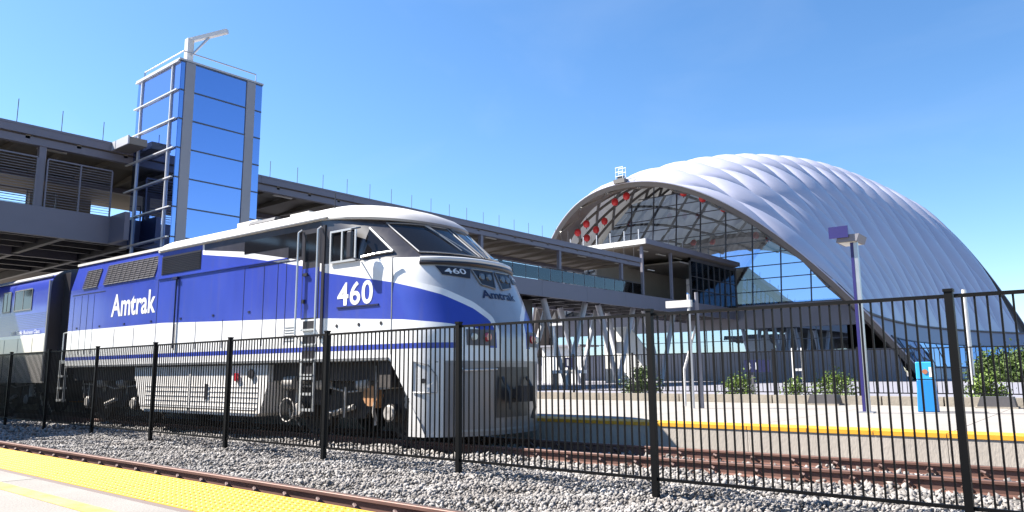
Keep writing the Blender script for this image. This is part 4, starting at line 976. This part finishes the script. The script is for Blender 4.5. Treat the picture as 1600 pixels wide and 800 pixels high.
part('arm', MB().box(-.75, -.04, -.06, .06, 2.62, 2.80), M['white'], t); part('brace', MB().tube([(-.32, 0, .05), (-.34, .05, 1.0), (.05, .1, 2.2)], .03, 6), M['white'], t, True)
t = thing('white_pole', 'plain thin white pole behind the far fence at right', 'pole', (-4.2, 26.5, .42))
part('shaft', MB().tube([(0, 0, 0), (0, 0, 3.4)], [.085, .06], 10), M['white'], t, True); part('base', MB().tube([(0, 0, 0), (0, 0, .12)], .16, 12), M['graywall'], t)
t = thing('bollard_pair', 'pair of white pipe posts joined by a crossbar behind the far fence', 'bollard', (-9.2, 26.0, .42))
for dx in (-.16, .16): part('post', MB().tube([(dx, 0, 0), (dx, 0, 1.75)], .045, 8), M['white'], t, True)
part('crossbar', MB().box(-.16, .16, -.03, .03, .98, 1.06), M['white'], t)
for lab, fx in (('dark concrete block at kerb left of the lamp post', 1.2), ('dark concrete block at kerb right of the help point', 5.3), ('dark concrete block at kerb near the right picture edge', 6.9)):
    t = thing('kerb_block', lab, 'kerb block', farp(fx+.4, 11.2, FZ), FA, 'dark blocks along the kerb')
    part('block', MB().prism([(-.42, 0), (.42, 0), (.36, .28), (-.32, .28)], 'y', -.25, .25), M['darksteel'], t); part('foot', MB().box(-.45, .45, -.28, .28, 0, .04), M['curb'], t)
# platform number signs and low structures under the bridge
t = thing('track_sign', 'small dark sign with white track number on the far fence', 'sign', (-15.2, 36.5, .42))
part('board', MB().box(-.35, .95, -.03, .03, .95, 1.55), M['navy'], t); part('post', MB().box(-.05, .05, .03, .1, 0, 1.55), M['darksteel'], t)
def flat_text(txt, x0, w, z0, h, y, parent):
    return side_text(txt, x0, w, z0, h, M['print_white'], parent, y, .03)
flat_text('3', -.2, .18, 1.08, .34, -.035, t); flat_text('1', .22, .10, 1.08, .34, -.035, t)
t = thing('white_shelter', 'white walled shelter behind the leaning bridge columns', 'shelter', (-42.0, 62.0, .42))
part('wall', MB().box(-6, -1.2, 0, .2, 0, 3.6), M['whitewall'], t); part('wall', MB().prism([(-1.0, 0), (4.4, 0), (4.4, 2.6), (2.0, 5.6), (-1.0, 5.6)], 'y', 4.0, 4.2), M['whitewall'], t)
part('roof', MB().box(-6.2, -1.0, -.4, 3, 3.62, 3.8), M['graywall'], t)
t = thing('bench_canopy', 'low white bench shelter under the bridge beside the dark core', 'bench', (-27.4, 38.0, .42))
part('seat', MB().box(-1.2, 1.2, -.2, .2, .95, 1.15), M['whitewall'], t); part('leg', MB().box(-1.1, -1.0, -.15, .15, 0, .95), M['darksteel'], t); part('leg', MB().box(1.0, 1.1, -.15, .15, 0, .95), M['darksteel'], t)
t = thing('small_sign', 'small blue sign with white mark under the bridge', 'sign', (-27.0, 37.5, .42)); part('post', MB().box(-.04, .04, 0, .08, 0, 1.8), M['darksteel'], t)
bd = part('board', MB().box(-.35, .35, -.04, 0, 1.3, 1.9), M['navy'], t); flat_text('1', -.12, .12, 1.4, .4, -.045, bd)
t = thing('street_light', 'slim grey street light under the bridge end', 'lamp post', (-28.9, 38.6, .42))
part('post', MB().tube([(0, 0, 0), (0, 0, 4.0)], [.07, .05], 8), M['steel'], t, True); part('lamp_head', MB().box(-.25, .7, -.12, .12, 3.95, 4.1), M['white'], t)

# ================================================================== PLANTS
def bush(name, label, loc, rx, ry, h, n, mt, size=.10, group=None, stems=6, seed=0):
    g = random.Random(seed); t = thing(name, label, 'tree' if 'tree' in name else 'bush', loc, 0, group)
    st_ = MB()
    for k in range(stems):
        a = g.uniform(0, 6.28); d = g.uniform(.2, .7); st_.tube([(0.1*math.cos(a), .1*math.sin(a), 0), (d*rx*.5*math.cos(a), d*ry*.5*math.sin(a), h*.45), (d*rx*math.cos(a), d*ry*math.sin(a), h*.85)], [.02*h+.008, .012*h+.005, .006], 5)
    part('stem' if 'tree' not in name else 'trunk', st_, M['bark'], t, True)
    lf = MB(); cl = []
    for k in range(max(10, n//28)):
        a = g.uniform(0, 6.28); rr_ = g.random()**.5; zz = g.uniform(.12, 1); wz = math.sin(math.pi*min(1, .25+zz*.72))**.6
        cl.append((rx*rr_*math.cos(a)*wz, ry*rr_*math.sin(a)*wz, h*zz, g.uniform(.6, 1.3)))
    for k in range(n):
        c = g.choice(cl); s_ = min(rx, ry)*.28*c[3]
        p = Vector((c[0]+g.gauss(0, s_), c[1]+g.gauss(0, s_), max(.03, c[2]+g.gauss(0, s_*.9))))
        d = Vector((g.gauss(0, 1), g.gauss(0, 1), g.gauss(.35, .8))).normalized(); e = d.cross(Vector((g.gauss(0, 1), g.gauss(0, 1), g.gauss(0, 1)))).normalized()
        L_ = size*g.uniform(.6, 1.5); w_ = L_*.32
        lf.poly([p, p+d*L_*.5+e*w_, p+d*L_, p+d*L_*.5-e*w_])
    stuff(part('foliage' if 'tree' not in name else 'crown', lf, mt, t)); return t
B = 'shrubs behind the far fence'
bush('shrub', 'dark green shrub behind the fence under the bridge end', (-14.1, 23.9, .42), .75, .5, 1.0, 2600, M['leaf2'], .075, B, seed=1)
bush('shrub', 'yellow green shrub in front of the track number sign', (-10.4, 23.9, .42), .55, .4, .75, 1800, M['leaf'], .065, B, seed=2)
bush('shrub', 'small loose shrub left of the white post pair', (-8.6, 23.9, .42), .35, .35, .65, 1000, M['leaf'], .06, B, seed=3)
bush('shrub', 'spreading shrub at the foot of the lamp post', (-7.4, 23.9, .42), .75, .45, .75, 2200, M['leaf'], .065, B, seed=4)
bush('shrub', 'bright green shrub beside the white pole at right', (-3.5, 23.9, .42), .45, .40, .72, 2000, M['leaf'], .07, B, seed=5)
for k, (x, y, h, lab) in enumerate(((-8.4, 78, 2.3, 'dense dark tree behind the fence at the right picture edge'), (-10.9, 80, 2.0, 'low round tree below the strip windows of the hall'))):
    bush('tree', lab, (x, y, .42), 1.9, 1.7, h, 4200, M['leaf2'], .26, 'trees beyond the hall', 7, 20+k)
